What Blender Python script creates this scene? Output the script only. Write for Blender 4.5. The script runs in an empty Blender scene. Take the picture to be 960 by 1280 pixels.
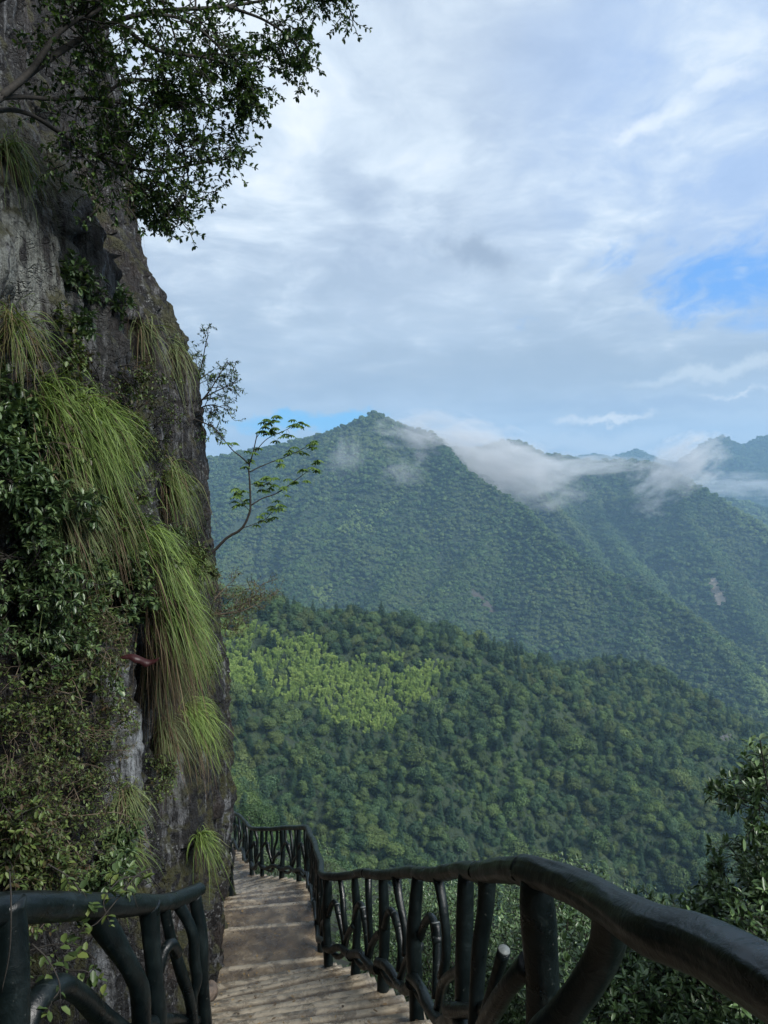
import bpy, math, random
import numpy as np
from math import radians as R
from mathutils import Vector, Matrix

rng = np.random.default_rng(7)
random.seed(7)
S = bpy.context.scene
COL = S.collection

# ------------------------------------------------------------------ camera
PITCH = math.atan(40 / 930.0)
FPX = 930.0
cam_d = bpy.data.cameras.new('camera')
cam = bpy.data.objects.new('camera', cam_d); COL.objects.link(cam)
cam.location = (0, 0, 0)
cam.rotation_euler = (R(90) - PITCH, 0, 0)
cam_d.sensor_fit = 'VERTICAL'; cam_d.sensor_height = 36.0; cam_d.sensor_width = 27.0
cam_d.lens = 36.0 * FPX / 1280.0
cam_d.clip_start = 0.05; cam_d.clip_end = 30000
S.camera = cam

# ------------------------------------------------------------------ view and sampling
S.view_settings.view_transform = 'Standard'; S.view_settings.look = 'None'
S.view_settings.gamma = 1; S.view_settings.use_curve_mapping = False
S.view_settings.exposure = 1.06
S.render.engine = 'CYCLES'
cy = S.cycles
cy.use_denoising = True
try: cy.denoiser = 'OPENIMAGEDENOISE'
except Exception: pass
cy.max_bounces = 6; cy.diffuse_bounces = 3; cy.glossy_bounces = 2; cy.transmission_bounces = 3
cy.volume_bounces = 1; cy.transparent_max_bounces = 6
cy.volume_step_rate = 1.0; cy.volume_max_steps = 128
cy.caustics_reflective = False; cy.caustics_refractive = False

# ------------------------------------------------------------------ sky
SUN_EL, SUN_AZ = R(44), R(128)          # azimuth clockwise from +Y: sun high behind the photographer's right shoulder
W = bpy.data.worlds.new('World'); S.world = W; W.use_nodes = True
nt = W.node_tree; nt.nodes.clear()
def N(t, ty, **k):
    n = t.nodes.new(ty)
    for a, b in k.items():
        if a == 'inp':
            for i, v in b.items(): n.inputs[i].default_value = v
        else: setattr(n, a, b)
    return n
def L(t, a, b): t.links.new(a, b)
def math_(t, op, a, b=None, clamp=False):
    n = t.nodes.new('ShaderNodeMath'); n.operation = op; n.use_clamp = clamp
    for i, v in enumerate((a, b)):
        if v is None: continue
        if isinstance(v, (int, float)): n.inputs[i].default_value = v
        else: t.links.new(v, n.inputs[i])
    return n.outputs[0]
def ramp(t, fac, stops, interp='LINEAR'):
    n = t.nodes.new('ShaderNodeValToRGB'); n.color_ramp.interpolation = interp
    e = n.color_ramp.elements
    while len(e) < len(stops): e.new(0.5)
    for i, (p, c) in enumerate(stops):
        e[i].position = p
        e[i].color = (c, c, c, 1) if isinstance(c, (int, float)) else (*c, 1)
    t.links.new(fac, n.inputs[0]); return n.outputs[0]
def mixc(t, fac, a, b, bt='MIX'):
    n = t.nodes.new('ShaderNodeMix'); n.data_type = 'RGBA'; n.blend_type = bt
    for sock, v in ((n.inputs[0], fac), (n.inputs[6], a), (n.inputs[7], b)):
        if isinstance(v, (int, float)): sock.default_value = v
        elif isinstance(v, tuple): sock.default_value = (*v, 1)
        else: t.links.new(v, sock)
    return n.outputs[2]
def vmath(t, op, a, b=None):
    n = t.nodes.new('ShaderNodeVectorMath'); n.operation = op
    for i, v in enumerate((a, b)):
        if v is None: continue
        if isinstance(v, (tuple, list)): n.inputs[i].default_value = v
        else: t.links.new(v, n.inputs[i])
    return n.outputs[1] if op in ('LENGTH', 'DOT_PRODUCT', 'DISTANCE') else n.outputs[0]
def noise(t, vec, scale, detail=6, rough=.55, dist=0.0, lac=2.0):
    n = t.nodes.new('ShaderNodeTexNoise')
    n.inputs['Scale'].default_value = scale; n.inputs['Detail'].default_value = detail
    n.inputs['Roughness'].default_value = rough; n.inputs['Distortion'].default_value = dist
    n.inputs['Lacunarity'].default_value = lac
    if vec is not None: t.links.new(vec, n.inputs['Vector'])
    return n.outputs[0]

def pxdir(px, py):
    f = Vector((0, math.cos(PITCH), -math.sin(PITCH))); u = Vector((0, math.sin(PITCH), math.cos(PITCH)))
    return f + Vector((1, 0, 0)) * ((px - 480) / FPX) + u * ((640 - py) / FPX)
def P(px, py, Y):
    d = pxdir(px, py)
    return d * (Y / d.y)

sky = N(nt, 'ShaderNodeTexSky', sky_type='NISHITA', sun_disc=False, sun_elevation=SUN_EL, sun_rotation=SUN_AZ,
        air_density=1.0, dust_density=0.6, ozone_density=1.5)
tc = N(nt, 'ShaderNodeTexCoord')
sep = N(nt, 'ShaderNodeSeparateXYZ'); L(nt, tc.outputs['Generated'], sep.inputs[0])
zc = math_(nt, 'ADD', math_(nt, 'MAXIMUM', sep.outputs[2], 0.0), 0.13)
cx = math_(nt, 'DIVIDE', sep.outputs[0], zc); cyy = math_(nt, 'DIVIDE', sep.outputs[1], zc)
cmb = N(nt, 'ShaderNodeCombineXYZ'); L(nt, cx, cmb.inputs[0]); L(nt, cyy, cmb.inputs[1])
CP = cmb.outputs[0]
def cplane(px, py):
    d = pxdir(px, py).normalized(); z = max(d.z, 0) + .13
    return (d.x / z, d.y / z, 0)
warp = N(nt, 'ShaderNodeTexNoise'); warp.inputs['Scale'].default_value = 1.3; warp.inputs['Detail'].default_value = 4
L(nt, CP, warp.inputs['Vector'])
CW = vmath(nt, 'ADD', CP, vmath(nt, 'SCALE', vmath(nt, 'SUBTRACT', warp.outputs['Color'], (.5, .5, .5)), None))
CW.node.inputs[1]
for n_ in nt.nodes:
    if n_.bl_idname == 'ShaderNodeVectorMath' and n_.operation == 'SCALE': n_.inputs[3].default_value = 0.55
def _sc(sock, v):
    sock.node.inputs[3].default_value = v; return sock
def blob(px, py, rx, ry, rot=0.0):
    """soft elliptical patch of the cloud layer around the direction of (px,py); size in direction units"""
    d = pxdir(px, py).normalized()
    right = Vector((1, 0, 0)); right = (right - d * right.dot(d)).normalized(); up = right.cross(d) * 1.0
    up = d.cross(right) * -1.0
    c, s = math.cos(rot), math.sin(rot)
    a = right * c + up * s; b = up * c - right * s
    v = vmath(nt, 'ADD', tc.outputs['Generated'], _sc(vmath(nt, 'SCALE', vmath(nt, 'SUBTRACT', warpd.outputs['Color'], (.5, .5, .5)), None), .07))
    v = vmath(nt, 'SUBTRACT', v, tuple(d))
    A = math_(nt, 'DIVIDE', vmath(nt, 'DOT_PRODUCT', v, tuple(a)), rx)
    B = math_(nt, 'DIVIDE', vmath(nt, 'DOT_PRODUCT', v, tuple(b)), ry)
    r = math_(nt, 'SQRT', math_(nt, 'ADD', math_(nt, 'MULTIPLY', A, A), math_(nt, 'MULTIPLY', B, B)))
    return r
warpd = N(nt, 'ShaderNodeTexNoise'); warpd.inputs['Scale'].default_value = 14; warpd.inputs['Detail'].default_value = 9; warpd.inputs['Roughness'].default_value = .62
L(nt, tc.outputs['Generated'], warpd.inputs['Vector'])
mp = N(nt, 'ShaderNodeMapping'); L(nt, CW, mp.inputs[0]); mp.inputs['Rotation'].default_value = (0, 0, R(35)); mp.inputs['Scale'].default_value = (1, .45, 1)
n1 = noise(nt, mp.outputs[0], 1.6, 9, .56)
n2 = noise(nt, CW, 4.5, 8, .6)
n3 = noise(nt, CP, 1.0, 5, .5)
body = math_(nt, 'ADD', math_(nt, 'MULTIPLY', n1, .62), math_(nt, 'MULTIPLY', n2, .38))
body = math_(nt, 'ADD', math_(nt, 'MULTIPLY', math_(nt, 'SUBTRACT', body, .5), 1.35), .5)
# cloud brightness: grey-violet bases to bright white breaks
K = 10.0
cl = ramp(nt, body, [(.36, (.42*K, .505*K, .64*K)), (.47, (.52*K, .61*K, .735*K)), (.57, (.65*K, .745*K, .85*K)), (.68, (.83*K, .89*K, .95*K))])
# lower sky: flatter, greyer layer
low = ramp(nt, noise(nt, CP, .55, 5, .5), [(.35, (.33*K, .42*K, .535*K)), (.6, (.45*K, .545*K, .66*K))])
lowm = ramp(nt, math_(nt, 'ADD', sep.outputs[2], math_(nt, 'MULTIPLY', math_(nt, 'SUBTRACT', n2, .5), .25)), [(.13, 1.0), (.36, 0.0)], 'EASE')
cl = mixc(nt, math_(nt, 'MULTIPLY', lowm, .85), cl, low)
# the sky behind, thin veil over upper right
skyb = sky.outputs[0]
veil = mixc(nt, .25, skyb, (.42*K, .58*K, .92*K))
r_ur = blob(1010, 120, .42, .30)
thin = math_(nt, 'MULTIPLY', ramp(nt, r_ur, [(.3, 1.0), (1.0, 0.0)], 'EASE'), ramp(nt, body, [(.44, .62), (.6, .12)]))
col = mixc(nt, thin, cl, (.36*K, .52*K, .84*K))
mpg = N(nt, 'ShaderNodeMapping'); L(nt, CW, mpg.inputs[0]); mpg.inputs['Scale'].default_value = (1.2, .55, 1)
ngap = noise(nt, mpg.outputs[0], 3.2, 9, .62, .3)
def addpatch(col, px, py, rx, ry, colr, amt, rot=0.0, soft=.5, ragged=0):
    r = blob(px, py, rx, ry, rot)
    if ragged: r = math_(nt, 'ADD', r, math_(nt, 'MULTIPLY', math_(nt, 'SUBTRACT', ngap, .47), ragged))
    f = math_(nt, 'MULTIPLY', ramp(nt, r, [(soft, 1.0), (1.05, 0.0)], 'EASE'), amt)
    return mixc(nt, f, col, colr)
col = addpatch(col, 925, 338, .24, .056, (.15*K, .38*K, .84*K), 1.0, R(8), .15, 3.2)      # clear blue gap
col = addpatch(col, 1010, 400, .14, .035, (.22*K, .42*K, .80*K), .8, R(5), .2, 2.5)
col = addpatch(col, 640, 462, .60, .050, (.33*K, .41*K, .51*K), .55, R(1), .2, 1.4)
col = addpatch(col, 605, 322, .075, .035, (.30*K, .37*K, .48*K), .8, R(-6), .2, 1.6)      # small grey cloud
col = addpatch(col, 800, 152, .060, .016, (.85*K, .91*K, .97*K), .7, R(20), .0, 2.5)
col = addpatch(col, 905, 100, .045, .012, (.78*K, .85*K, .94*K), .6, R(10), .0, 2.5)

col = addpatch(col, 385, 525, .15, .018, (.16*K, .50*K, .86*K), 1.0, R(2), .4, 1.2)         # blue slot above the peak's shoulder
col = addpatch(col, 760, 527, .075, .007, (.86*K, .86*K, .84*K), .8, R(8), .1, 1.6)        # bright streaks low on the right
col = addpatch(col, 930, 489, .05, .0055, (.88*K, .90*K, .90*K), .6, R(2), .1, 1.6)
col = addpatch(col, 900, 465, .16, .012, (.66*K, .73*K, .78*K), .6, R(8), .2)
col = addpatch(col, 740, 552, .17, .018, (.62*K, .69*K, .76*K), .6, R(3), .2)
col = addpatch(col, 820, 508, .22, .016, (.33*K, .42*K, .56*K), .6, R(3), .2)
bg = N(nt, 'ShaderNodeBackground'); bg.inputs[1].default_value = 0.0555
# below the horizon the world is dark ground
grd = ramp(nt, sep.outputs[2], [(0.0, 0.0), (0.001, 1.0)])
mapz = math_(nt, 'ADD', math_(nt, 'MULTIPLY', sep.outputs[2], 1.0), .03)
grd = ramp(nt, mapz, [(0.0, 0.0), (0.02, 1.0)])
col = mixc(nt, grd, (.06*K, .08*K, .07*K), col)
L(nt, col, bg.inputs[0])
wo = N(nt, 'ShaderNodeOutputWorld'); L(nt, bg.outputs[0], wo.inputs[0])
W.cycles.sampling_method = 'MANUAL'; W.cycles.sample_map_resolution = 512

# ------------------------------------------------------------------ sun (veiled by cloud)
sd = bpy.data.lights.new('sun', 'SUN'); sd.energy = 3.0; sd.angle = R(24); sd.color = (1, .975, .93)
sun = bpy.data.objects.new('sun', sd); COL.objects.link(sun)
sdir = Vector((math.sin(SUN_AZ) * math.cos(SUN_EL), math.cos(SUN_AZ) * math.cos(SUN_EL), math.sin(SUN_EL)))
sun.rotation_euler = sdir.to_track_quat('Z', 'Y').to_euler()

# ------------------------------------------------------------------ helpers
def tag(o, label=None, cat=None, group=None, kind=None):
    if label: o['label'] = label
    if cat: o['category'] = cat
    if group: o['group'] = group
    if kind: o['kind'] = kind
    return o
def empty(name, loc=(0, 0, 0)):
    o = bpy.data.objects.new(name, None); COL.objects.link(o); o.location = loc; o.empty_display_size = .1
    return o

def _hash(ix, iy, iz, seed):
    h = (ix.astype(np.int64) * 374761393 + iy.astype(np.int64) * 668265263 + iz.astype(np.int64) * 1440662683 + seed * 982451653) & 0x7fffffff
    h = ((h ^ (h >> 13)) * 1274126177) & 0x7fffffff
    h = (h ^ (h >> 16))
    return (h & 0xffff) / 65535.0 * 2 - 1
def vn(x, y, z=None, seed=0):
    """value noise, -1..1, vectorised"""
    x = np.asarray(x, float); y = np.asarray(y, float); z = np.zeros_like(x) if z is None else np.asarray(z, float)
    x0 = np.floor(x); y0 = np.floor(y); z0 = np.floor(z)
    fx = x - x0; fy = y - y0; fz = z - z0
    fx = fx * fx * fx * (fx * (fx * 6 - 15) + 10); fy = fy * fy * fy * (fy * (fy * 6 - 15) + 10); fz = fz * fz * (3 - 2 * fz)
    r = 0
    for dx in (0, 1):
        for dy in (0, 1):
            for dz in (0, 1):
                w = (fx if dx else 1 - fx) * (fy if dy else 1 - fy) * (fz if dz else 1 - fz)
                r = r + w * _hash(x0 + dx, y0 + dy, z0 + dz, seed)
    return r
def fbm(x, y, z=None, oct=5, seed=0, gain=.5, ridged=False):
    a, s, tot = 1.0, 0, 0
    z = np.zeros_like(np.asarray(x, float)) if z is None else z
    for i in range(oct):
        v = vn(x * 2**i + i * 17.3, y * 2**i - i * 9.1, z * 2**i + i * 3.7, seed + i)
        if ridged: v = 1 - 2 * np.abs(v)
        s = s + a * v; tot += a; a *= gain
    return s / tot
def sstep(a, b, x):
    t = np.clip((x - a) / (b - a), 0, 1); return t * t * (3 - 2 * t)

class Acc:
    """collects vertices and faces, then links them as one mesh object"""
    def __init__(s): s.v = []; s.f = {}; s.n = 0; s.t = []
    def add(s, v, faces, tint=0.5):
        v = np.asarray(v, float).reshape(-1, 3)
        for f in faces:
            f = np.asarray(f, np.int64)
            s.f.setdefault(f.shape[1], []).append(f + s.n)
        s.v.append(v); s.n += len(v)
        s.t.append(np.broadcast_to(np.asarray(tint, float), (len(v),)).copy())
    def mesh(s, name, mat, smooth=True):
        me = bpy.data.meshes.new(name)
        v = np.concatenate(s.v).astype(np.float32)
        me.vertices.add(len(v)); me.vertices.foreach_set('co', v.ravel())
        loops, starts, tot = [], [], 0
        for k, fl in s.f.items():
            f = np.concatenate(fl); loops.append(f.ravel()); starts.append(tot + np.arange(len(f)) * k); tot += f.size
        loops = np.concatenate(loops).astype(np.int32); starts = np.concatenate(starts).astype(np.int32)
        me.loops.add(len(loops)); me.loops.foreach_set('vertex_index', loops)
        me.polygons.add(len(starts)); me.polygons.foreach_set('loop_start', starts)
        if smooth: me.polygons.foreach_set('use_smooth', np.ones(len(starts), bool))
        at = me.attributes.new('tint', 'FLOAT', 'POINT'); at.data.foreach_set('value', np.concatenate(s.t).astype(np.float32))
        me.update(calc_edges=True); me.validate()
        if mat: me.materials.append(mat)
        return me
    def build(s, name, mat, parent=None, smooth=True):
        o = bpy.data.objects.new(name, s.mesh(name, mat, smooth)); COL.objects.link(o)
        if parent is not None: o.parent = parent
        return o

def norm(v): return v / np.maximum(np.linalg.norm(v, axis=-1, keepdims=True), 1e-9)

def smooth_path(pts, n):
    """Catmull-Rom through pts (k,3+) -> n samples"""
    p = np.asarray(pts, float); k = len(p)
    if k == 2: return p[0] + (p[1] - p[0]) * np.linspace(0, 1, n)[:, None]
    e = np.vstack([2 * p[0] - p[1], p, 2 * p[-1] - p[-2]])
    seg = np.linalg.norm(np.diff(p[:, :3], axis=0), axis=1); cum = np.concatenate([[0], np.cumsum(seg)])
    t = np.linspace(0, cum[-1], n); i = np.clip(np.searchsorted(cum, t, 'right') - 1, 0, k - 2)
    u = ((t - cum[i]) / np.maximum(seg[i], 1e-9))[:, None]
    a, b, c, d = e[i], e[i + 1], e[i + 2], e[i + 3]
    return .5 * ((2 * b) + (-a + c) * u + (2 * a - 5 * b + 4 * c - d) * u**2 + (-a + 3 * b - 3 * c + d) * u**3)

def tube(acc, pts, r, seg=10, lump=0.0, lumpf=6.0, seed=0, caps=True, tint=.5):
    p = np.asarray(pts, float); n = len(p); r = np.broadcast_to(np.asarray(r, float), (n,))
    t = norm(np.gradient(p, axis=0))
    ref = np.array([0, 0, 1.0]) if abs(t[0][2]) < .8 else np.array([0, 1.0, 0])
    U = np.zeros((n, 3)); u = norm(np.cross(t[0], ref))
    for i in range(n):
        u = u - t[i] * u.dot(t[i]); u = u / max(np.linalg.norm(u), 1e-9); U[i] = u
    V = np.cross(t, U)
    a = np.arange(seg) / seg * 2 * np.pi
    ca, sa = np.cos(a), np.sin(a)
    dirs = U[:, None] * ca[None, :, None] + V[:, None] * sa[None, :, None]
    rr = np.repeat(r[:, None], seg, 1)
    if lump:
        L_ = np.concatenate([[0], np.cumsum(np.linalg.norm(np.diff(p, axis=0), axis=1))])
        X = ca[None, :] * 1.3 + 0 * L_[:, None]; Y = sa[None, :] * 1.3 + 0 * L_[:, None]; Z = np.repeat(L_[:, None], seg, 1)
        rr = rr * (1 + lump * fbm(X + seed * 3.1, Y + 7, Z * lumpf, 3, seed) + lump * .22 * fbm(X * 4, Y * 4 + 5, Z * lumpf * .8, 2, seed + 9) + lump * .30 * fbm(X * 6, Y * 6 + 5, Z * lumpf * .35, 3, seed + 19, ridged=True))
    v = p[:, None] + dirs * rr[..., None]
    v = v.reshape(-1, 3)
    i = np.arange(n - 1)[:, None] * seg; j = np.arange(seg)[None]; j2 = (j + 1) % seg
    q = np.stack([i + j, i + j2, i + seg + j2, i + seg + j], -1).reshape(-1, 4)
    faces = [q]
    if caps and seg > 2:
        v = np.vstack([v, p[0], p[-1]]); b = n * seg
        jj = np.arange(seg); k2 = (jj + 1) % seg
        faces.append(np.stack([np.full(seg, b), k2, jj], -1))
        faces.append(np.stack([np.full(seg, b + 1), (n - 1) * seg + jj, (n - 1) * seg + k2], -1))
    acc.add(v, faces, tint)

def leaves(acc, c, d, nrm, length, width, fold=.25, droop=.15, tint=None, shape=(.3, .72)):
    """oval folded leaves: base c, direction d, normal nrm (m,3)"""
    c = np.asarray(c, float); m = len(c)
    if m == 0: return
    d = norm(np.asarray(d, float)); nrm = np.asarray(nrm, float)
    nrm = norm(nrm - d * (nrm * d).sum(1, keepdims=True)); s = np.cross(d, nrm)
    length = np.broadcast_to(length, (m,))[:, None]; width = np.broadcast_to(width, (m,))[:, None]
    w = width * .5
    b = c; tip = c + d * length - nrm * length * droop
    l1 = c + d * length * shape[0] + s * w * .9 + nrm * w * fold; l2 = c + d * length * shape[1] + s * w * .8 + nrm * (w * fold - length * droop * .4)
    r1 = c + d * length * shape[0] - s * w * .9 + nrm * w * fold; r2 = c + d * length * shape[1] - s * w * .8 + nrm * (w * fold - length * droop * .4)
    v = np.stack([b, l1, l2, tip, r2, r1], 1).reshape(-1, 3)
    k = np.arange(m)[:, None] * 6
    q = np.concatenate([k + np.array([[0, 1, 2, 3]]), k + np.array([[0, 3, 4, 5]])])
    tt = rng.random(m) if tint is None else np.broadcast_to(tint, (m,))
    acc.add(v, [q], np.repeat(tt, 6))
def rdir(n, g=rng):
    return norm(g.normal(size=(n, 3)))

# ------------------------------------------------------------------ materials
def mat(name):
    m = bpy.data.materials.new(name); m.use_nodes = True; t = m.node_tree
    b = t.nodes['Principled BSDF']; return m, t, b
def leafmat(name, c0, c1, c2, rough=.5, trans=.25, objrand=.5, spec=.4, big=0.0, bigscale=.02, alt=None):
    m, t, b = mat(name)
    a = N(t, 'ShaderNodeAttribute', attribute_name='tint')
    oi = N(t, 'ShaderNodeObjectInfo')
    f = math_(t, 'ADD', math_(t, 'MULTIPLY', a.outputs['Fac'], 1 - objrand), math_(t, 'MULTIPLY', oi.outputs['Random'], objrand))
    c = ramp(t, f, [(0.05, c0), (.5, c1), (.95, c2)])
    if big:
        g = N(t, 'ShaderNodeNewGeometry')
        nn = noise(t, g.outputs['Position'], bigscale, 4, .6)
        c = mixc(t, math_(t, 'MULTIPLY', ramp(t, nn, [(.42, 0.0), (.62, 1.0)]), big), c, alt or c2)
    L(t, c, b.inputs['Base Color']); b.inputs['Roughness'].default_value = rough
    b.inputs['Specular IOR Level'].default_value = spec
    tr = N(t, 'ShaderNodeBsdfTranslucent'); L(t, mixc(t, 1.0, c, (1.2, 1.25, .7), 'MULTIPLY'), tr.inputs[0])
    mx = N(t, 'ShaderNodeMixShader'); mx.inputs[0].default_value = trans
    out = [n for n in t.nodes if n.bl_idname == 'ShaderNodeOutputMaterial'][0]
    L(t, b.outputs[0], mx.inputs[1]); L(t, tr.outputs[0], mx.inputs[2]); L(t, mx.outputs[0], out.inputs[0])
    return m
def barkmat(name, c0, c1, scale=20, rough=.85):
    m, t, b = mat(name)
    o = N(t, 'ShaderNodeTexCoord')
    nn = noise(t, o.outputs['Object'], scale, 5, .6)
    L(t, ramp(t, nn, [(.35, c0), (.65, c1)]), b.inputs['Base Color']); b.inputs['Roughness'].default_value = rough
    bp = N(t, 'ShaderNodeBump'); bp.inputs[0].default_value = .4; bp.inputs[1].default_value = .01
    L(t, nn, bp.inputs['Height']); L(t, bp.outputs[0], b.inputs['Normal'])
    return m
#@@TERRAIN
# ------------------------------------------------------------------ the path and its railing line (plan)
# handrail centre line on the valley side: (px, py, distance) readings turned into points
RAIL = [(1150, 1330, .70), (1010, 1245, .98), (935, 1208, 1.2), (800, 1152, 1.55), (720, 1113, 1.98), (640, 1087, 2.6), (580, 1090, 3.6), (540, 1091, 4.5), (500, 1092, 5.5),
        (440, 1093, 7.2), (405, 1095, 8.3), (400, 1076, 9.5), (393, 1055, 11), (385, 1037, 12.6), (378, 1034, 13.1), (360, 1035, 14), (335, 1036, 15), (314, 1035, 16),
        (302, 1022, 18), (285, 1012, 20.5), (262, 1003, 24)]
rail_pts = np.array([list(P(*p)) for p in RAIL])
rail_pts = np.vstack([[.95, -2.5, -.5], [.82, -1.2, -.5], [.74, -.3, -.53], [.67, .45, -.62], rail_pts[2:]])
RS = smooth_path(rail_pts, 1400)                                   # dense rail line
RS[:, 2] = RS[:, 2]
plan = np.vstack([RS[::10], RS[-1] + [-6, 8, -3], RS[-1] + [-30, 40, -9], RS[-1] + [-70, 120, -22], RS[-1] + [-150, 300, -45]])
def own_slope(x, y):
    """signed distance to the right of the path line, and the path floor's height there"""
    sh = x.shape; x = x.ravel(); y = y.ravel()
    best = np.full(len(x), 1e18); dz = np.zeros(len(x)); sg = np.zeros(len(x))
    A = plan[:-1]; B = plan[1:]
    for a, b in zip(A, B):
        ab = b[:2] - a[:2]; l2 = ab.dot(ab)
        if l2 < 1e-12: continue
        t = np.clip(((x - a[0]) * ab[0] + (y - a[1]) * ab[1]) / l2, 0, 1)
        dx = x - a[0] - t * ab[0]; dy = y - a[1] - t * ab[1]; d2 = dx * dx + dy * dy
        m = d2 < best
        best[m] = d2[m]; dz[m] = (a[2] + t * (b[2] - a[2]))[m]; sg[m] = np.sign(ab[1] * dx - ab[0] * dy)[m]
    return (np.sqrt(best) * sg).reshape(sh), (dz - 1.05).reshape(sh)

# ------------------------------------------------------------------ terrain
def RP(l): return np.array([list(P(*p)) for p in l])
ridges = [  # points, slope, rounding, spur length, spur height, seed
    (RP([(-200, 560, 420), (100, 690, 420), (325, 757, 425), (392, 776, 435), (437, 772, 445), (490, 776, 455), (569, 799, 465), (640, 825, 480), (695, 852, 495), (760, 900, 505), (830, 965, 510)]), .56, 12, 75, 13, 11),
    (RP([(600, 868, 600), (690, 850, 600), (727, 836, 600), (765, 830, 600), (802, 835, 590), (832, 855, 575), (870, 888, 555), (919, 933, 520), (960, 970, 480), (1060, 1080, 400)]), .60, 12, 60, 11, 12),
    (RP([(470, 800, 440), (560, 860, 410), (700, 940, 370), (830, 1030, 330), (930, 1110, 300)]), .85, 5, 45, 9, 13),
    (RP([(310, 775, 410), (420, 900, 375), (560, 1010, 325), (700, 1120, 280)]), .85, 5, 45, 9, 14),
    (RP([(640, 835, 475), (740, 905, 425), (850, 990, 375), (950, 1070, 335)]), .85, 5, 45, 9, 15),
    (RP([(300, 850, 350), (370, 960, 300), (450, 1040, 265), (560, 1130, 240)]), .85, 5, 40, 8, 16),
    (RP([(800, 845, 575), (810, 900, 500), (850, 960, 440), (910, 1020, 390)]), .85, 5, 45, 8, 17),
    (RP([(180, 592, 2000), (262, 575, 1950), (330, 562, 1880), (400, 546, 1820), (432, 533, 1800), (450, 530, 1800), (458, 522, 1800), (468, 518, 1800), (480, 523, 1800), (490, 532, 1805), (508, 544, 1810), (540, 563, 1900), (600, 562, 2150),
         (632, 552, 2300), (650, 553, 2300), (680, 568, 2300), (740, 577, 2300), (802, 577, 2200), (830, 585, 2100), (847, 597, 2000), (877, 618, 1900), (915, 648, 1800), (960, 684, 1700), (1060, 770, 1500)]), .74, 10, 150, 40, 21),
    (RP([(505, 540, 1800), (542, 596, 1600), (610, 650, 1450), (667, 664, 1350), (709, 686, 1300), (750, 713, 1250), (810, 737, 1200), (862, 768, 1130), (920, 835, 1000), (960, 885, 900), (1010, 960, 800)]), .86, 5, 90, 26, 22),
    (RP([(620, 655, 1430), (600, 690, 1320), (560, 735, 1200), (515, 785, 1050)]), .86, 5, 80, 22, 23),
    (RP([(542, 600, 1600), (535, 650, 1480), (505, 710, 1280), (460, 770, 1100)]), .86, 5, 70, 20, 24),
    (RP([(440, 535, 1800), (425, 600, 1650), (400, 670, 1450), (350, 740, 1200)]), .86, 5, 80, 22, 25),
    (RP([(330, 562, 1880), (310, 640, 1600), (270, 720, 1300)]), .86, 5, 80, 20, 29),
    (RP([(847, 600, 2000), (862, 650, 1800), (890, 700, 1600), (930, 765, 1400), (990, 850, 1150)]), .86, 5, 80, 22, 26),
    (RP([(740, 580, 2300), (745, 630, 2050), (765, 680, 1750), (800, 720, 1500)]), .86, 5, 80, 22, 31),
    (RP([(820, 640, 3000), (880, 625, 2900), (915, 626, 2750), (960, 640, 2600), (1040, 660, 2400), (1200, 640, 2300)]), .42, 20, 120, 18, 27),
    (RP([(560, 575, 5200), (690, 578, 5100), (745, 568, 5000), (765, 573, 5000), (795, 563, 5000), (815, 573, 5000), (845, 580, 4800)]), .5, 10, 180, 45, 28),
    (RP([(845, 600, 4000), (868, 566, 4000), (884, 553, 4000), (905, 546, 4000), (925, 560, 4000), (945, 550, 4000), (975, 540, 4000), (1050, 535, 3900), (1300, 520, 3900)]), .85, 10, 160, 60, 30),
    (np.array([[-900, -600, 260], [-500, -200, 220], [-200, -80, 130], [-110, 0, 40], [-140, 120, 20], [-210, 330, -20], [-320, 430, 0.]]), 1.5, 20, 60, 10, 41),
    (np.array([[900, -900, 120], [700, -300, 60], [900, 200, 0], [1000, 500, -60.]]), .5, 20, 90, 20, 42),
]
SPUR = {}
def interp_ridge(pts, f):
    seg = np.linalg.norm(np.diff(pts[:, :2], axis=0), axis=1); cum = np.concatenate([[0], np.cumsum(seg)]); s = f * cum[-1]
    return np.array([np.interp(s, cum, pts[:, j]) for j in range(3)])
_g = np.random.default_rng(23)
def child_spurs(pts, fs, dirs, length, fall, flank, seed0, sp, sa):
    for k, f in enumerate(fs):
        a = interp_ridge(pts, f); d = np.array(dirs, float) + _g.normal(size=2) * .16; d /= np.linalg.norm(d); L_ = length * _g.uniform(.75, 1.2); q = [a - [0, 0, 6]]
        side = np.array([-d[1], d[0]]); n = 5; fl = fall * _g.uniform(.9, 1.12); bend = _g.normal() * .10
        for j in range(1, n + 1):
            u = j / n; xy = a[:2] + d * L_ * u + side * L_ * (bend * u * u + .03 * _g.normal())
            q.append(np.array([xy[0], xy[1], a[2] - 6 - fl * L_ * u * (.85 + .3 * u) + _g.normal() * L_ * .006]))
        ridges.append((np.array(q), flank, 3, sp, sa, seed0 + k))
child_spurs(ridges[7][0], [.10, .19, .27, .34, .42, .50, .60, .68, .75, .82, .89, .95], (.42, -1), 800, .42, 1.02, 100, 60, 7)
child_spurs(ridges[8][0], [.22, .36, .50, .63, .76, .88], (-.45, -1), 330, .52, 1.0, 120, 50, 6)
child_spurs(ridges[8][0], [.25, .42, .58, .74], (1, -.15), 260, .55, 1.0, 130, 50, 6)
child_spurs(ridges[0][0], [.56, .66, .73, .80, .87, .94], (.8, -1), 225, .37, 1.02, 140, 30, 3.5)
child_spurs(ridges[1][0], [.30, .45, .60, .75], (-.15, -1), 150, .50, .98, 150, 30, 3.5)
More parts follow.
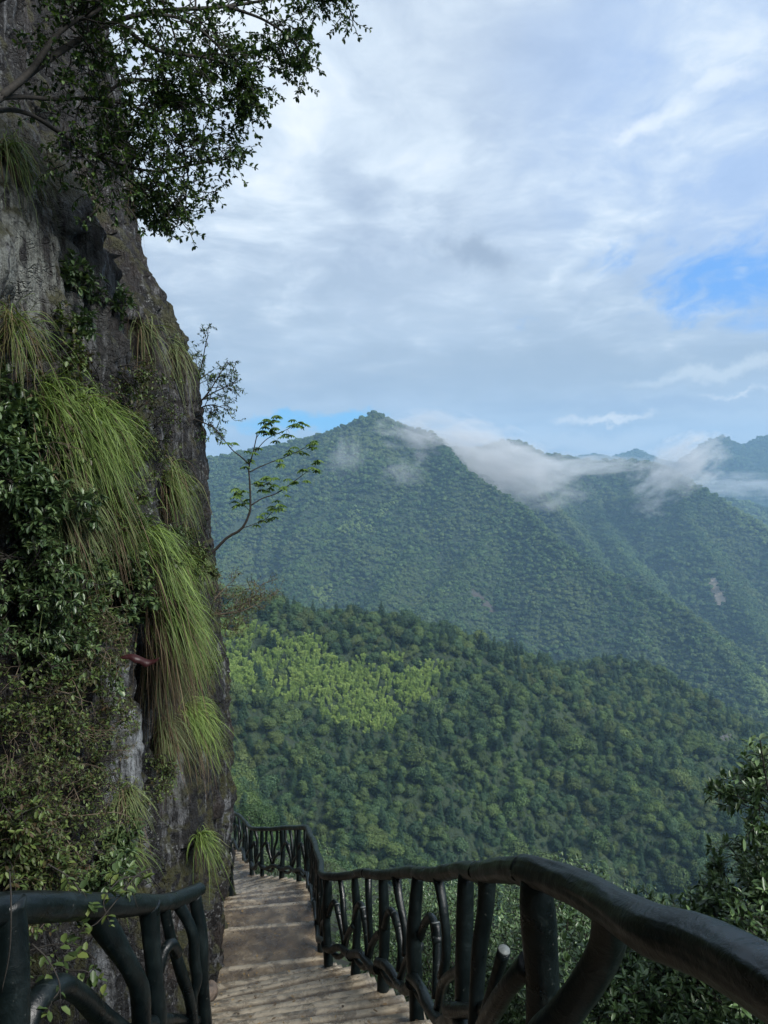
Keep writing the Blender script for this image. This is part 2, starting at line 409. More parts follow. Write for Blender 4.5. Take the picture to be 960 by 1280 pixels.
def height(x, y):
    sh = np.shape(x); x = np.ravel(np.asarray(x, float)); y = np.ravel(np.asarray(y, float))
    rad = np.hypot(x, y)
    H = -430 + 12 * fbm(x / 300, y / 300, oct=3, seed=3)
    H = np.where(rad < 700, np.minimum(H, -300 + 0 * H), H)
    H = np.where(rad < 700, -265 - (rad / 700) * 60, H)
    wx = .5 * fbm(x / 160, y / 160, oct=3, seed=81); wy = .5 * fbm(x / 160, y / 160, oct=3, seed=82)
    for pts, sl, rd, sp, sa, seed in ridges:
        best = np.full(len(x), -1e9); bd = np.zeros(len(x)); bt = np.zeros(len(x)); cum = 0
        for a, b in zip(pts[:-1], pts[1:]):
            ab = b[:2] - a[:2]; l = math.hypot(*ab)
            t = np.clip(((x - a[0]) * ab[0] + (y - a[1]) * ab[1]) / (l * l), 0, 1)
            d = np.hypot(x - a[0] - t * ab[0], y - a[1] - t * ab[1])
            z = a[2] + t * (b[2] - a[2]) - sl * (np.sqrt(d * d + rd * rd) - rd)
            m = z > best
            best = np.where(m, z, best); bd = np.where(m, d, bd); bt = np.where(m, cum + t * l, bt)
            cum += l
        amp = sa * (2.6 if seed in (21, 22, 23, 24, 25, 26, 29, 31) else 3.0) * (1 - np.exp(-(bd / (sp * 1.5))**1.5))
        ang = np.arctan2(y - pts[0][1], x - pts[0][0])
        best = best + amp * .3 * fbm(bt / sp + bd / (sp * 5), bd / (sp * 3.5) + 40 * (seed % 7), oct=2, seed=seed, ridged=True)
        best = best + amp * .75 * fbm(x / (sp * 1.7) + wx, y / (sp * 1.7) + wy, oct=5, seed=80, ridged=True, gain=.48) - amp * .25
        best = best + amp * .55 * fbm(x / sp * .9, y / sp * .9, oct=4, seed=seed + 5)
        H = np.maximum(H, best)
    near = rad < 520
    if near.any():
        d, fz = own_slope(x[near], y[near])
        xn, yn = x[near], y[near]
        right = fz - .40 - .42 * np.clip(d - .1, 0, 5) - .95 * np.maximum(d - 5.1, 0) - .0006 * np.maximum(d, 0)**2 + np.clip(d, 0, 6) * .12 * fbm(xn / 2.5, yn / 2.5, oct=4, seed=51)
        inner = np.maximum(-d - 1.4 - 3.2, 0)
        left = fz - .28 + np.minimum(inner * 1.9, 40) - np.where(inner > 0, 0, 0)
        own = np.where(d > 0, right, left)
        fade = sstep(300, 520, rad[near]) * 400
        hn = H[near].copy()
        clampz = np.where(rad[near] < 60, -1e9, hn)      # close to the path only its own slope counts
        H[near] = np.maximum(own - fade, clampz)
    return H.reshape(sh)

az_f = np.linspace(R(-34), R(36), 620)
az = np.concatenate([np.linspace(R(-180), R(-36), 90), az_f, np.linspace(R(38), R(180), 90)])
rr_ = np.concatenate([np.linspace(.4, 30, 90), np.geomspace(30.6, 6000, 470)])
AZ, RR = np.meshgrid(az, rr_, indexing='ij')
TX, TY = np.sin(AZ) * RR, np.cos(AZ) * RR
TZ = height(TX, TY)
na, nr = AZ.shape
acc = Acc()
i = np.arange(na - 1)[:, None] * nr + np.arange(nr - 1)[None]
q = np.stack([i, i + nr, i + nr + 1, i + 1], -1).reshape(-1, 4)[:, ::-1]
acc.add(np.stack([TX, TY, TZ], -1), [q[:, ::-1]])
# horizon sweep used to leave out trees nobody could see
front = (AZ[:, 0] >= R(-34.01)) & (AZ[:, 0] <= R(36.01))
tanE = TZ[front] / RR[front]
cm = np.maximum.accumulate(tanE, axis=1)
def visible(x, y, z, lift=14, slack=1.0):
    a = np.arctan2(x, y); r = np.hypot(x, y)
    ia = np.clip(np.round((a - az_f[0]) / (az_f[1] - az_f[0])).astype(int), 0, len(az_f) - 1)
    ir = np.clip(np.searchsorted(rr_, r * .985) - 1, 0, nr - 1)
    return (z + lift) / r > cm[ia, ir] - .0005
def topx(x, y, z):
    cz = y * math.cos(PITCH) - z * math.sin(PITCH); up = y * math.sin(PITCH) + z * math.cos(PITCH)
    return 480 + FPX * x / cz, 640 - FPX * up / cz

gm, t, b = mat('forest_floor')
g = N(t, 'ShaderNodeNewGeometry')
nn = noise(t, g.outputs['Position'], .05, 8, .65)
n_f = noise(t, g.outputs['Position'], 3.0, 6, .6)
vr = N(t, 'ShaderNodeTexVoronoi'); vr.inputs['Scale'].default_value = .2; L(t, g.outputs['Position'], vr.inputs['Vector'])
n_c = math_(t, 'SUBTRACT', noise(t, g.outputs['Position'], .5, 4, .6), vr.outputs['Distance'])
c = ramp(t, nn, [(.3, (.014, .028, .010)), (.55, (.024, .046, .016)), (.75, (.040, .066, .024))])
c = mixc(t, ramp(t, n_f, [(.45, 0.0), (.7, .5)]), c, (.020, .018, .012))
def hit(px, py, lo=200):
    tx_, ty_ = topx(TX[front], np.maximum(TY[front], 1), TZ[front]); m = (np.abs(tx_ - px) < 6) & (np.abs(ty_ - py) < 5) & (RR[front] > lo)
    if not m.any(): return Vector((0, -5000, 0))
    k = np.flatnonzero(m.ravel())[np.argmin(RR[front].ravel()[m.ravel()])]
    return Vector((TX[front].ravel()[k], TY[front].ravel()[k], TZ[front].ravel()[k]))
def stripe(c, a, b2, w, colr, amt=.9):
    ln = (b2 - a).length + 1e-6; d = (b2 - a) / ln
    v = vmath(t, 'SUBTRACT', g.outputs['Position'], tuple(a)); u = math_(t, 'MAXIMUM', math_(t, 'MINIMUM', vmath(t, 'DOT_PRODUCT', v, tuple(d)), ln), 0.0)
    sc_ = t.nodes.new('ShaderNodeVectorMath'); sc_.operation = 'SCALE'; sc_.inputs[0].default_value = tuple(d); t.links.new(u, sc_.inputs[3])
    r = vmath(t, 'LENGTH', vmath(t, 'SUBTRACT', v, sc_.outputs[0]))
    r = math_(t, 'MULTIPLY', r, math_(t, 'ADD', math_(t, 'MULTIPLY', noise(t, g.outputs['Position'], .12, 4, .6), 1.6), .2))
    return mixc(t, math_(t, 'MULTIPLY', ramp(t, math_(t, 'DIVIDE', r, w), [(.6, 1.0), (1.0, 0.0)]), amt), c, colr)
SCARS = [(hit(887, 722, 700), hit(906, 748, 700), 12, (.40, .33, .26)), (hit(908, 921, 500), hit(952, 915, 500), 2.5, (.09, .09, .085)), (hit(602, 742, 700), hit(618, 758, 700), 13, (.060, .050, .044))]
for a_, b_, w_, c_ in SCARS: c = stripe(c, a_, b_, w_, c_)
L(t, c, b.inputs['Base Color']); b.inputs['Roughness'].default_value = .95
bp = N(t, 'ShaderNodeBump'); bp.inputs[0].default_value = .6; bp.inputs[1].default_value = .2
L(t, n_f, bp.inputs['Height'])
bp2 = N(t, 'ShaderNodeBump'); bp2.inputs[0].default_value = 1.0; bp2.inputs[1].default_value = 3.0
L(t, n_c, bp2.inputs['Height']); L(t, bp.outputs[0], bp2.inputs['Normal']); L(t, bp2.outputs[0], b.inputs['Normal'])
terr = tag(acc.build('terrain', gm), 'steep forested mountain slopes and the ravine between them', 'terrain', kind='structure')

# ------------------------------------------------------------------ forest trees
broad = leafmat('broadleaf_foliage', (.016, .036, .012), (.046, .094, .028), (.115, .185, .052), .6, .2, .5, .3, .45, .011, (.095, .130, .036))
broads = [broad, leafmat('blue_green_foliage', (.014, .034, .014), (.032, .072, .028), (.075, .130, .050), .6, .2, .6, .3), leafmat('yellow_green_foliage', (.026, .046, .012), (.062, .108, .028), (.125, .180, .050), .6, .2, .6, .3, .4, .02, (.10, .11, .035))]
broad_far = leafmat('distant_foliage', (.012, .030, .012), (.036, .076, .028), (.090, .145, .050), .75, .1, .5, .2, .8, .006, (.105, .140, .050))
conif = leafmat('conifer_foliage', (.012, .030, .014), (.020, .046, .020), (.034, .062, .026), .6, .1, .5, .3)
bamb = leafmat('bamboo_foliage', (.10, .165, .036), (.20, .295, .066), (.34, .43, .12), .55, .3, .45, .35)
trunkm = barkmat('tree_bark', (.05, .04, .03), (.12, .10, .08), 4)

def crown_mesh(name, seed, n=900, R0=4.0, H0=7.0, lobes=9, size=.62, m=None, inner=.8):
    g = np.random.default_rng(seed); acc = Acc()
    th = g.random(lobes) * 6.28; zz = g.random(lobes)
    rr = R0 * .55 * np.sqrt(g.random(lobes)) * (1.1 - zz * .5)
    cs = np.stack([np.cos(th) * rr, np.sin(th) * rr, H0 * (.45 + .42 * zz)], 1)
    rad = R0 * (.34 + .22 * g.random(lobes)); cs[0] = (0, 0, H0 * .62); rad[0] = R0 * .62
    per = (n * rad**2 / (rad**2).sum()).astype(int)
    for c, r, k in zip(cs, rad, per):
        d = rdir(k, g); d[:, 2] = np.where(d[:, 2] < -.35, -d[:, 2], d[:, 2])
        p = c + d * r * (.66 + .50 * g.random((k, 1))**1.3) * [1, 1, .85]
        keep = np.ones(k, bool)
        for c2, r2 in zip(cs, rad):
            if c2 is not c: keep &= np.linalg.norm((p - c2) / [1, 1, .8], axis=1) > r2 * .72
        p, d = p[keep], d[keep]; k = len(p)
        tang = norm(np.cross(d, rdir(k, g)) + d * .35 - [0, 0, .25])
        s = size * (.4 + 1.1 * g.random(k))
        leaves(acc, p - tang * s[:, None] * .5, tang, d + .5 * rdir(k, g), s, s * .8, .3, .2, tint=np.clip(.5 * g.random(k) + .5 * g.random(), 0, 1))
        # inner body: its darkest leaf tint paints shade into the crown's gaps
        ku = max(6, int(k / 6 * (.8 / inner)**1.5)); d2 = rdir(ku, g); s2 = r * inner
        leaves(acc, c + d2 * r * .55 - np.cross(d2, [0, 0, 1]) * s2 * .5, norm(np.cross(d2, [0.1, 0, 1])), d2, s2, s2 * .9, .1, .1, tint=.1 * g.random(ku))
    return acc.mesh(name, m or broad)
def conifer_mesh(name, seed, Hh=13.0, Rb=2.6):
    g = np.random.default_rng(seed); acc = Acc()
    for lv in range(17):
        f = lv / 17.0; z = 1.8 + f * (Hh - 2.0); r = Rb * (1 - f)**.8 + .15; k = int(18 + 26 * (1 - f))
        a = g.random(k) * 6.283; d = np.stack([np.cos(a), np.sin(a), -.25 + .3 * g.random(k)], 1)
        ln = r * (.7 + .5 * g.random(k)); st = .15 * ln
        p = np.stack([0 * a, 0 * a, z + .5 * g.random(k)], 1) + d * st[:, None]
        leaves(acc, p, d, np.tile([0, 0, 1.0], (k, 1)) + .5 * rdir(k, g), ln, .28 * ln + .25, -.3, .18, tint=g.random(k))
    return acc.mesh(name, conif)
def bamboo_mesh(name, seed, Hh=11.0):
    """a clump of arching plumes"""
    g = np.random.default_rng(seed); acc = Acc()
    for s in range(4):
        a0 = g.random() * 6.28; off = np.array([math.cos(a0), math.sin(a0), 0]) * g.random() * 1.5
        bend = np.array([math.cos(a0 + .5), math.sin(a0 + .5), 0]) * (1.4 + 1.2 * g.random())
        tt = np.linspace(0, 1, 40)[:, None]; hh = Hh * (.8 + .3 * g.random())
        cane = off + bend * tt**3 + np.array([0, 0, hh]) * (tt - .12 * tt**4)
        k = 170; u = .35 + .65 * g.random(k)**.8; p = cane[(u * 39).astype(int)]
        d = rdir(k, g); d[:, 2] = d[:, 2] * .5 - .15; d = norm(d + bend * .15)
        w = 1.25 * np.sin(np.clip((u - .3) / .72, 0, 1) * np.pi)**.7
        p = p + d * (w * .7 * g.random(k))[:, None]
        leaves(acc, p, d - [0, 0, .25], rdir(k, g) + [0, 0, 1], .55 + .5 * g.random(k), .2 + .16 * g.random(k), .25, .3, tint=np.clip((u - .3) * .9 + .3 * g.random(k), 0, 1))
    return acc.mesh(name, bamb)
def lump_mesh(name, seed, m, R0=4.5):
    """distant crown: a lumpy mass of foliage clumps"""
    g = np.random.default_rng(seed); acc = Acc()
    for _ in range(5):
        c = np.array([g.normal() * R0 * .33, g.normal() * R0 * .33, 3 + g.random() * 2.6]); r = R0 * (.38 + .25 * g.random())
        k = 34; d = rdir(k, g); d[:, 2] = np.abs(d[:, 2]) * 1.0 - .15; p = c + d * r * (.85 + .25 * g.random((k, 1)))
        tang = norm(np.cross(d, rdir(k, g)) - [0, 0, .2]); s = r * (.65 + .4 * g.random(k))
        leaves(acc, p - tang * s[:, None] * .5, tang, d + .25 * rdir(k, g), s, s * .85, .1, .15, tint=np.clip(.6 * g.random(k) + .4 * g.random(), 0, 1))
    return acc.mesh(name, m)
def trunk_mesh(name, seed, Hh=5.0):
    g = np.random.default_rng(seed); acc = Acc()
    p = smooth_path([(0, 0, -1.5), (g.normal() * .15, g.normal() * .15, Hh * .4), (g.normal() * .3, g.normal() * .3, Hh)], 8)
    tube(acc, p, np.linspace(.22, .10, 8), 7)
    for k in range(4):
        a = g.random() * 6.28; q0 = p[4 + k % 3]
        tube(acc, smooth_path([q0, q0 + [math.cos(a) * .8, math.sin(a) * .8, .8], q0 + [math.cos(a) * 1.6, math.sin(a) * 1.6, 2.2]], 6), np.linspace(.09, .03, 6), 5)
    return acc.mesh(name, trunkm)

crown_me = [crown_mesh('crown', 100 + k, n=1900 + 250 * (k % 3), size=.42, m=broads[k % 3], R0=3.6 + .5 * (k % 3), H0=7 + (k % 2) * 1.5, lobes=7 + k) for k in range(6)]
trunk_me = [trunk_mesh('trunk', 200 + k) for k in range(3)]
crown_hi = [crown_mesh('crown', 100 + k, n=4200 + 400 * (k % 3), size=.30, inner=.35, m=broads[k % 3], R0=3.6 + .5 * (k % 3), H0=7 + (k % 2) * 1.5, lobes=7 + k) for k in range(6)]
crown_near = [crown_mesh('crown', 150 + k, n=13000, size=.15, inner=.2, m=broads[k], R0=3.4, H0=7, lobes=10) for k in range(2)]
conifer_me = [conifer_mesh('conifer_crown', 300 + k, 11 + 2 * k, 2.3 + .3 * k) for k in range(3)]
bamboo_me = [bamboo_mesh('bamboo_clump', 400 + k) for k in range(4)]
lump_me = [lump_mesh('far_crown', 500 + k, broad_far) for k in range(4)]
broad_far2 = leafmat('distant_light_foliage', (.024, .050, .018), (.060, .108, .036), (.125, .180, .060), .75, .1, .5, .2)
lump_me = lump_me[:2] + [lump_mesh('far_crown', 502 + k, broad_far2) for k in range(2)]
lump_b = [lump_mesh('far_bamboo_crown', 520 + k, leafmat('distant_bamboo_foliage', (.07, .115, .035), (.11, .17, .05), (.17, .23, .07), .7, .2, .5)) for k in range(2)]

def scatter(x0, x1, y0, y1, s):
    gx, gy = np.meshgrid(np.arange(x0, x1, s), np.arange(y0, y1, s)); gx = gx.ravel() + rng.uniform(-.5, .5, gx.size) * s; gy = gy.ravel() + rng.uniform(-.5, .5, gy.size) * s
    return gx, gy
# mid slope
x, y = scatter(-330, 520, 70, 700, 3.5)
px, py_ = topx(x, y, 0 * x - 100)
k = (px > 150) & (px < 1040); x, y = x[k], y[k]
z = height(x, y)
px, py_ = topx(x, y, z)
k = visible(x, y, z, 12) & (py_ < 1330) & (px > 185) & (np.hypot(x, y) < 700) & (z < -60) & (np.hypot(x, y) > 85); x, y, z = x[k], y[k], z[k]
px, py_ = topx(x, y, z)
nb = fbm(px / 60, py_ / 45, oct=3, seed=77)
bamboo_region = lambda px, py: ((py - (775 + (px - 290) * .16) > 0) & (py - (862 + (px - 290) * .30) < 0) & (px < 560)) 
def inpoly(px, py, poly):
    ins = np.zeros(len(px), bool); j = len(poly) - 1
    for i in range(len(poly)):
        xi, yi = poly[i]; xj, yj = poly[j]
        c = ((yi > py) != (yj > py)) & (px < (xj - xi) * (py - yi) / (yj - yi + 1e-9) + xi)
        ins ^= c; j = i
    return ins
# the bamboo stand covers the upper left of the slope; its outline in plan comes from where the slope meets these bearings
BAM = [(230, 770), (285, 772), (330, 792), (400, 805), (425, 838), (470, 822), (530, 832), (560, 838), (552, 872), (515, 890), (480, 925), (430, 915), (390, 885), (340, 885), (290, 862), (230, 850)]
isb = inpoly(px + 14 * nb, py_ + 10 * fbm(px / 30, py_ / 30, oct=2, seed=78), BAM) & (np.hypot(x, y) < 480)
isb &= ~(rng.random(len(x)) < np.clip(.10 + .9 * (fbm(px / 26, py_ / 18, oct=3, seed=79) > .28), 0, 1))
u = rng.random(len(x))
typ = np.where(isb, 10 + rng.integers(0, 4, len(x)), np.where(u < .15 + .15 * nb, 6 + rng.integers(0, 3, len(x)), rng.integers(0, 6, len(x))))
thin = rng.random(len(x)) < .93
typ = typ
sc = .36 + .80 * rng.random(len(x))**2.2; sc = np.where(typ >= 10, rng.uniform(.62, .9, len(x)), sc)
sc = np.where((typ < 6) & (rng.random(len(x)) < .14), sc * 1.45, sc); z = z - 1.2 - rng.random(len(x)) * 1.8 * sc
rz = rng.uniform(0, 6.283, len(x))
dist = np.sqrt(x * x + y * y + z * z)
print('mid trees', len(x), 'bamboo', isb.sum())

# clearly seen ones as individuals: nearest first among those not hidden behind the cliff, railing or others
cand = visible(x, y, z, 5) & (px > 215) & (px < 945) & (py_ < 1110) & (py_ > 700)
order = np.argsort(dist - 6 * sc)
tr_i = [k for k in order if cand[k] and typ[k] < 10][:290]
ba_i = [k for k in order if cand[k] and typ[k] >= 10 and visible(x[k:k+1], y[k:k+1], z[k:k+1], 4)[0]][:280]
single = np.zeros(len(x), bool); single[tr_i] = True; single[ba_i] = True
for k in tr_i:
    con = typ[k] >= 6
    r = empty('conifer_tree' if con else 'broadleaf_tree', (x[k], y[k], z[k] - .3)); r.rotation_euler.z = rz[k]; r.scale = (sc[k],) * 3
    if con: tag(r, 'dark pointed conifer among round crowns on the lower forested slope', 'tree', 'conifers on the lower forested slope')
    else: tag(r, 'dense round-crowned green tree on the lower part of the forested slope', 'tree', 'broadleaf trees on the lower forested slope')
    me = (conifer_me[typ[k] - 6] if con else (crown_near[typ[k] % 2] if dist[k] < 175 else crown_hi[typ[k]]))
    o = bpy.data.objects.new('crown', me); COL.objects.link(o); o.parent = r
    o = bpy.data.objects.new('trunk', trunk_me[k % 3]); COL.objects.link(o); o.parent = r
for k in ba_i:
    o = bpy.data.objects.new('bamboo_clump', bamboo_me[typ[k] - 10]); COL.objects.link(o)
    o.location = (x[k], y[k], z[k] - .5); o.rotation_euler.z = rz[k]; o.scale = (sc[k],) * 3
    tag(o, 'feathery pale green bamboo clump in the bright stand below the ridge', 'bamboo', 'bamboo clumps in the bright stand')

def instancer(name, pts, sc, rz, typ, meshes, label, cat):
    """one object that scatters the given crown shapes over its points"""
    me = bpy.data.meshes.new(name); me.vertices.add(len(pts)); me.vertices.foreach_set('co', pts.astype(np.float32).ravel())
    for nm, v, ty in (('scl', sc, 'FLOAT'), ('rot', rz, 'FLOAT'), ('typ', typ, 'INT')):
        a = me.attributes.new(nm, ty, 'POINT'); a.data.foreach_set('value', v.astype(np.int32 if ty == 'INT' else np.float32))
    o = bpy.data.objects.new(name, me); COL.objects.link(o)
    ng = bpy.data.node_groups.new(name, 'GeometryNodeTree')
    ng.interface.new_socket('Geometry', in_out='INPUT', socket_type='NodeSocketGeometry'); ng.interface.new_socket('Geometry', in_out='OUTPUT', socket_type='NodeSocketGeometry')
    gi = ng.nodes.new('NodeGroupInput'); go = ng.nodes.new('NodeGroupOutput'); jn = ng.nodes.new('GeometryNodeJoinGeometry')
    def attr(nm, dt):
        a = ng.nodes.new('GeometryNodeInputNamedAttribute'); a.data_type = dt; a.inputs[0].default_value = nm
        return a.outputs[0]
    A_s, A_r, A_t = attr('scl', 'FLOAT'), attr('rot', 'FLOAT'), attr('typ', 'INT')
    cx_ = ng.nodes.new('ShaderNodeCombineXYZ'); ng.links.new(A_r, cx_.inputs[2])
    for k, m_ in meshes.items():
        src = bpy.data.objects.new(name + '_source', m_)
        oi = ng.nodes.new('GeometryNodeObjectInfo'); oi.inputs[0].default_value = src; oi.transform_space = 'ORIGINAL'
        cp = ng.nodes.new('FunctionNodeCompare'); cp.data_type = 'INT'; cp.operation = 'EQUAL'; ng.links.new(A_t, cp.inputs[2]); cp.inputs[3].default_value = k
        ip = ng.nodes.new('GeometryNodeInstanceOnPoints')
        ng.links.new(gi.outputs[0], ip.inputs['Points']); ng.links.new(cp.outputs[0], ip.inputs['Selection'])
        ng.links.new(oi.outputs['Geometry'], ip.inputs['Instance']); ng.links.new(cx_.outputs[0], ip.inputs['Rotation']); ng.links.new(A_s, ip.inputs['Scale'])
        ng.links.new(ip.outputs[0], jn.inputs[0])
    ng.links.new(jn.outputs[0], go.inputs[0])
    md = o.modifiers.new('scatter', 'NODES'); md.node_group = ng
    return tag(o, label, cat, kind='stuff')
pts = np.stack([x, y, z - .4], 1)
a = ~single & (typ < 10); b_ = ~single & (typ >= 10)
MM = {k: crown_me[k] for k in range(6)}; MM.update({6 + k: conifer_me[k] for k in range(3)}); MM.update({20 + k: crown_near[k] for k in range(2)})
nr_ = a & (typ < 6) & (dist < 200); typ = np.where(nr_, 20 + typ % 2, typ)
instancer('forest', pts[a], sc[a], rz[a], typ[a], MM, 'dark green forest covering the nearer spur below the ridge', 'forest')
instancer('bamboo_grove', pts[b_], sc[b_], rz[b_], typ[b_] - 10, {k: bamboo_me[k] for k in range(4)}, 'pale yellow-green bamboo filling the upper slope of the nearer spur', 'bamboo grove')

# far mountain woods
def far_layer(name, y0, y1, s, lab, xw=.62):
    x, y = scatter(-y1 * .40, y1 * xw, y0, y1, s)
    px, _ = topx(x, y, 0 * x); k = (px > 185) & (px < 1040); x, y = x[k], y[k]
    z = height(x, y); k = visible(x, y, z, 60); x, y, z = x[k], y[k], z[k]
    px, py = topx(x, y, z)
    # rockfall scars, bare outcrops and the road cutting stay treeless
    bare = np.zeros(len(x), bool)
    for a_, b_, w_, c_ in SCARS:
        d_ = np.array(b_[:2]) - np.array(a_[:2]); l2 = d_.dot(d_) + 1e-6; u_ = np.clip(((x - a_[0]) * d_[0] + (y - a_[1]) * d_[1]) / l2, 0, 1)
        bare |= (np.hypot(x - a_[0] - u_ * d_[0], y - a_[1] - u_ * d_[1]) < w_ * .6 * rng.uniform(.6, 1.3, len(x)))
    n_ = fbm(x / 90, y / 90, z / 40, oct=3, seed=91)
    w = np.zeros(len(x), bool)
    for poly in ([(418, 668), (442, 632), (470, 664)], [(463, 648), (498, 612), (503, 620), (480, 645)], [(900, 628), (930, 628), (962, 648), (962, 690), (925, 660)],
                 [(925, 805), (945, 820), (965, 845), (965, 860), (940, 828)], [(385, 735), (415, 730), (415, 758), (395, 756)], [(935, 850), (960, 850), (960, 900), (945, 890)]):
        w |= inpoly(px + 5 * n_, py + 5 * n_, poly)
    n3 = fbm(x / (y0 * .055), y / (y0 * .055), oct=4, seed=95) + .45 * rng.normal(size=len(x)) * .5
    typ = np.where(w, 4 + rng.integers(0, 2, len(x)), np.where(n3 > .12, 2, 0) + rng.integers(0, 2, len(x)))
    k = ~bare & (rng.random(len(x)) < .96); x, y, z, typ = x[k], y[k], z[k], typ[k]
    sc = s / 4.9 * (.50 + 1.05 * rng.random(len(x))**2); print(name, len(x))
    MM = {k: lump_me[k] for k in range(4)}; MM.update({4 + k: lump_b[k] for k in range(2)})
    instancer(name, np.stack([x, y, z - 3.2 * s / 7.5], 1), sc, rng.uniform(0, 6.28, len(x)), typ, MM, lab, 'forest')
far_layer('mountain_forest', 700, 1500, 4.7, 'blue-green forest on the lower face of the mountain across the valley')
far_layer('high_forest', 1500, 2450, 6.0, 'hazy forest around the summit ridge of the mountain across the valley')
far_layer('distant_forest', 2450, 5200, 9, 'faint forest on the blue mountains farthest away')
# ------------------------------------------------------------------ the stepped path
def plan_frame(s_idx):
    """right-hand normal of the rail line at index"""
    t = np.gradient(RS[:, :2], axis=0); t = norm(t)
    k = 25; ker = np.ones(2 * k + 1) / (2 * k + 1)
    tp = np.stack([np.convolve(np.pad(t[:, j], k, 'edge'), ker, 'valid') for j in (0, 1)], 1); tp = norm(tp)
    return np.stack([tp[:, 1], -tp[:, 0]], 1)[s_idx]
RN = plan_frame(np.arange(len(RS)))
arc = np.concatenate([[0], np.cumsum(np.linalg.norm(np.diff(RS[:, :2], axis=0), axis=1))])
floor_z = RS[:, 2] - 1.06
kf = 30; floor_s = np.convolve(np.pad(floor_z, kf, 'edge'), np.ones(2 * kf + 1) / (2 * kf + 1), 'valid')
def at_arc(s):
    x = np.interp(s, arc, RS[:, 0]); y = np.interp(s, arc, RS[:, 1]); z = np.interp(s, arc, floor_s); rz = np.interp(s, arc, RS[:, 2])
    nx = np.interp(s, arc, RN[:, 0]); ny = np.interp(s, arc, RN[:, 1]); return x, y, z, nx, ny, rz
rows = []; s = 0.3; edges = []
while s < arc[-1] - .5:
    x_, y_, z_, *_ = at_arc(s)
    x2, y2, z2, *_ = at_arc(s + .4)
    slope = max((z_ - z2) / .4, .02)
    tread = min(max(.165 / slope, .30), 1.5) * (1 + .10 * math.sin(s * 7.1))
    if 8.3 < y_ < 10.9: tread = 1.25
    edges.append((s, s + tread)); s += tread
path = Acc(); NC = 60
cols = np.linspace(0, 1, NC)
V_, T_ = [], []
zprev = None
for a, b in edges:
    zt = float(at_arc((a + b) / 2)[2])
    nose = .012
    rows_u = np.concatenate([[a + .004, a + .045], np.linspace(a + .09, b - .11, 5), [b - .065, b - .012, b]])
    for j, u in enumerate(rows_u):
        x_, y_, z_, nx, ny, _ = at_arc(u)
        wob = .009 * fbm(cols * 5 + a * 3, cols * 0 + a, oct=3, seed=5) * (1 if j < 1 or j > 8 else .5)
        off = .09 - cols * 1.50 + .015 * math.sin(a * 11)
        tx, ty = -ny, nx
        X = x_ + nx * off + tx * wob; Y_ = y_ + ny * off + ty * wob
        Z = zt - .012 * (u - a) / (b - a) + .007 * fbm(X * 3, Y_ * 3, oct=3, seed=8) + .006 * fbm(X * 18, Y_ * 18, oct=3, seed=9)
        if j == len(rows_u) - 1: Z = Z - .03
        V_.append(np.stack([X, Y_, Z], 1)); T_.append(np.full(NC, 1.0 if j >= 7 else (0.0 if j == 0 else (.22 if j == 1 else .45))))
# skirts: the slab edge at both sides
V = np.stack(V_); T = np.stack(T_)
left = V[:, -1:].copy(); left[..., 2] -= .35; right = V[:, :1].copy(); right[..., 2] -= .22
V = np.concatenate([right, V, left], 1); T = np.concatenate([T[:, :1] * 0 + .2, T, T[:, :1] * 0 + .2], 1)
nrw, ncl = V.shape[:2]
i = np.arange(nrw - 1)[:, None] * ncl + np.arange(ncl - 1)[None]
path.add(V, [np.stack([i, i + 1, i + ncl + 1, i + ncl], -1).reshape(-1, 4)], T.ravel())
pm, t, b = mat('wet_worn_concrete')
g = N(t, 'ShaderNodeNewGeometry'); at_ = N(t, 'ShaderNodeAttribute', attribute_name='tint')
na_ = noise(t, g.outputs['Position'], 2.2, 8, .65); nb_ = noise(t, g.outputs['Position'], 38, 5, .7); nc_ = noise(t, g.outputs['Position'], 7, 6, .6, .6)
c = ramp(t, na_, [(.34, (.040, .029, .019)), (.46, (.095, .072, .046)), (.56, (.165, .132, .090)), (.68, (.36, .305, .23))])
c = mixc(t, math_(t, 'MULTIPLY', ramp(t, nc_, [(.45, 0.0), (.62, 1.0)]), .55), c, (.045, .032, .022))
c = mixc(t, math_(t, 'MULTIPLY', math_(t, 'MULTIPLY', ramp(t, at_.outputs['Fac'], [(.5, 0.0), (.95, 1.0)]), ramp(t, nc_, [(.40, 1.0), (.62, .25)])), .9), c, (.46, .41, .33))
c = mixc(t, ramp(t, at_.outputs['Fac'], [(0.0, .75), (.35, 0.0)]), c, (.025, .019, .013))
c = mixc(t, ramp(t, nb_, [(.60, 0.0), (.72, .8)]), c, (.035, .025, .018))
c = mixc(t, ramp(t, noise(t, g.outputs['Position'], 16, 4, .6), [(.62, 0.0), (.74, .5)]), c, (.30, .27, .22))
c = mixc(t, 1.0, c, (.80, .76, .69), 'MULTIPLY')
L(t, c, b.inputs['Base Color'])
L(t, ramp(t, nc_, [(.35, .5), (.6, .14)]), b.inputs['Roughness'])
bp = N(t, 'ShaderNodeBump'); bp.inputs[0].default_value = .8; bp.inputs[1].default_value = .02
L(t, math_(t, 'ADD', nb_, math_(t, 'MULTIPLY', nc_, .8)), bp.inputs['Height']); L(t, bp.outputs[0], b.inputs['Normal'])
tag(path.build('path', pm, smooth=False), 'worn wet concrete steps going down beside the cliff', 'path', kind='structure')

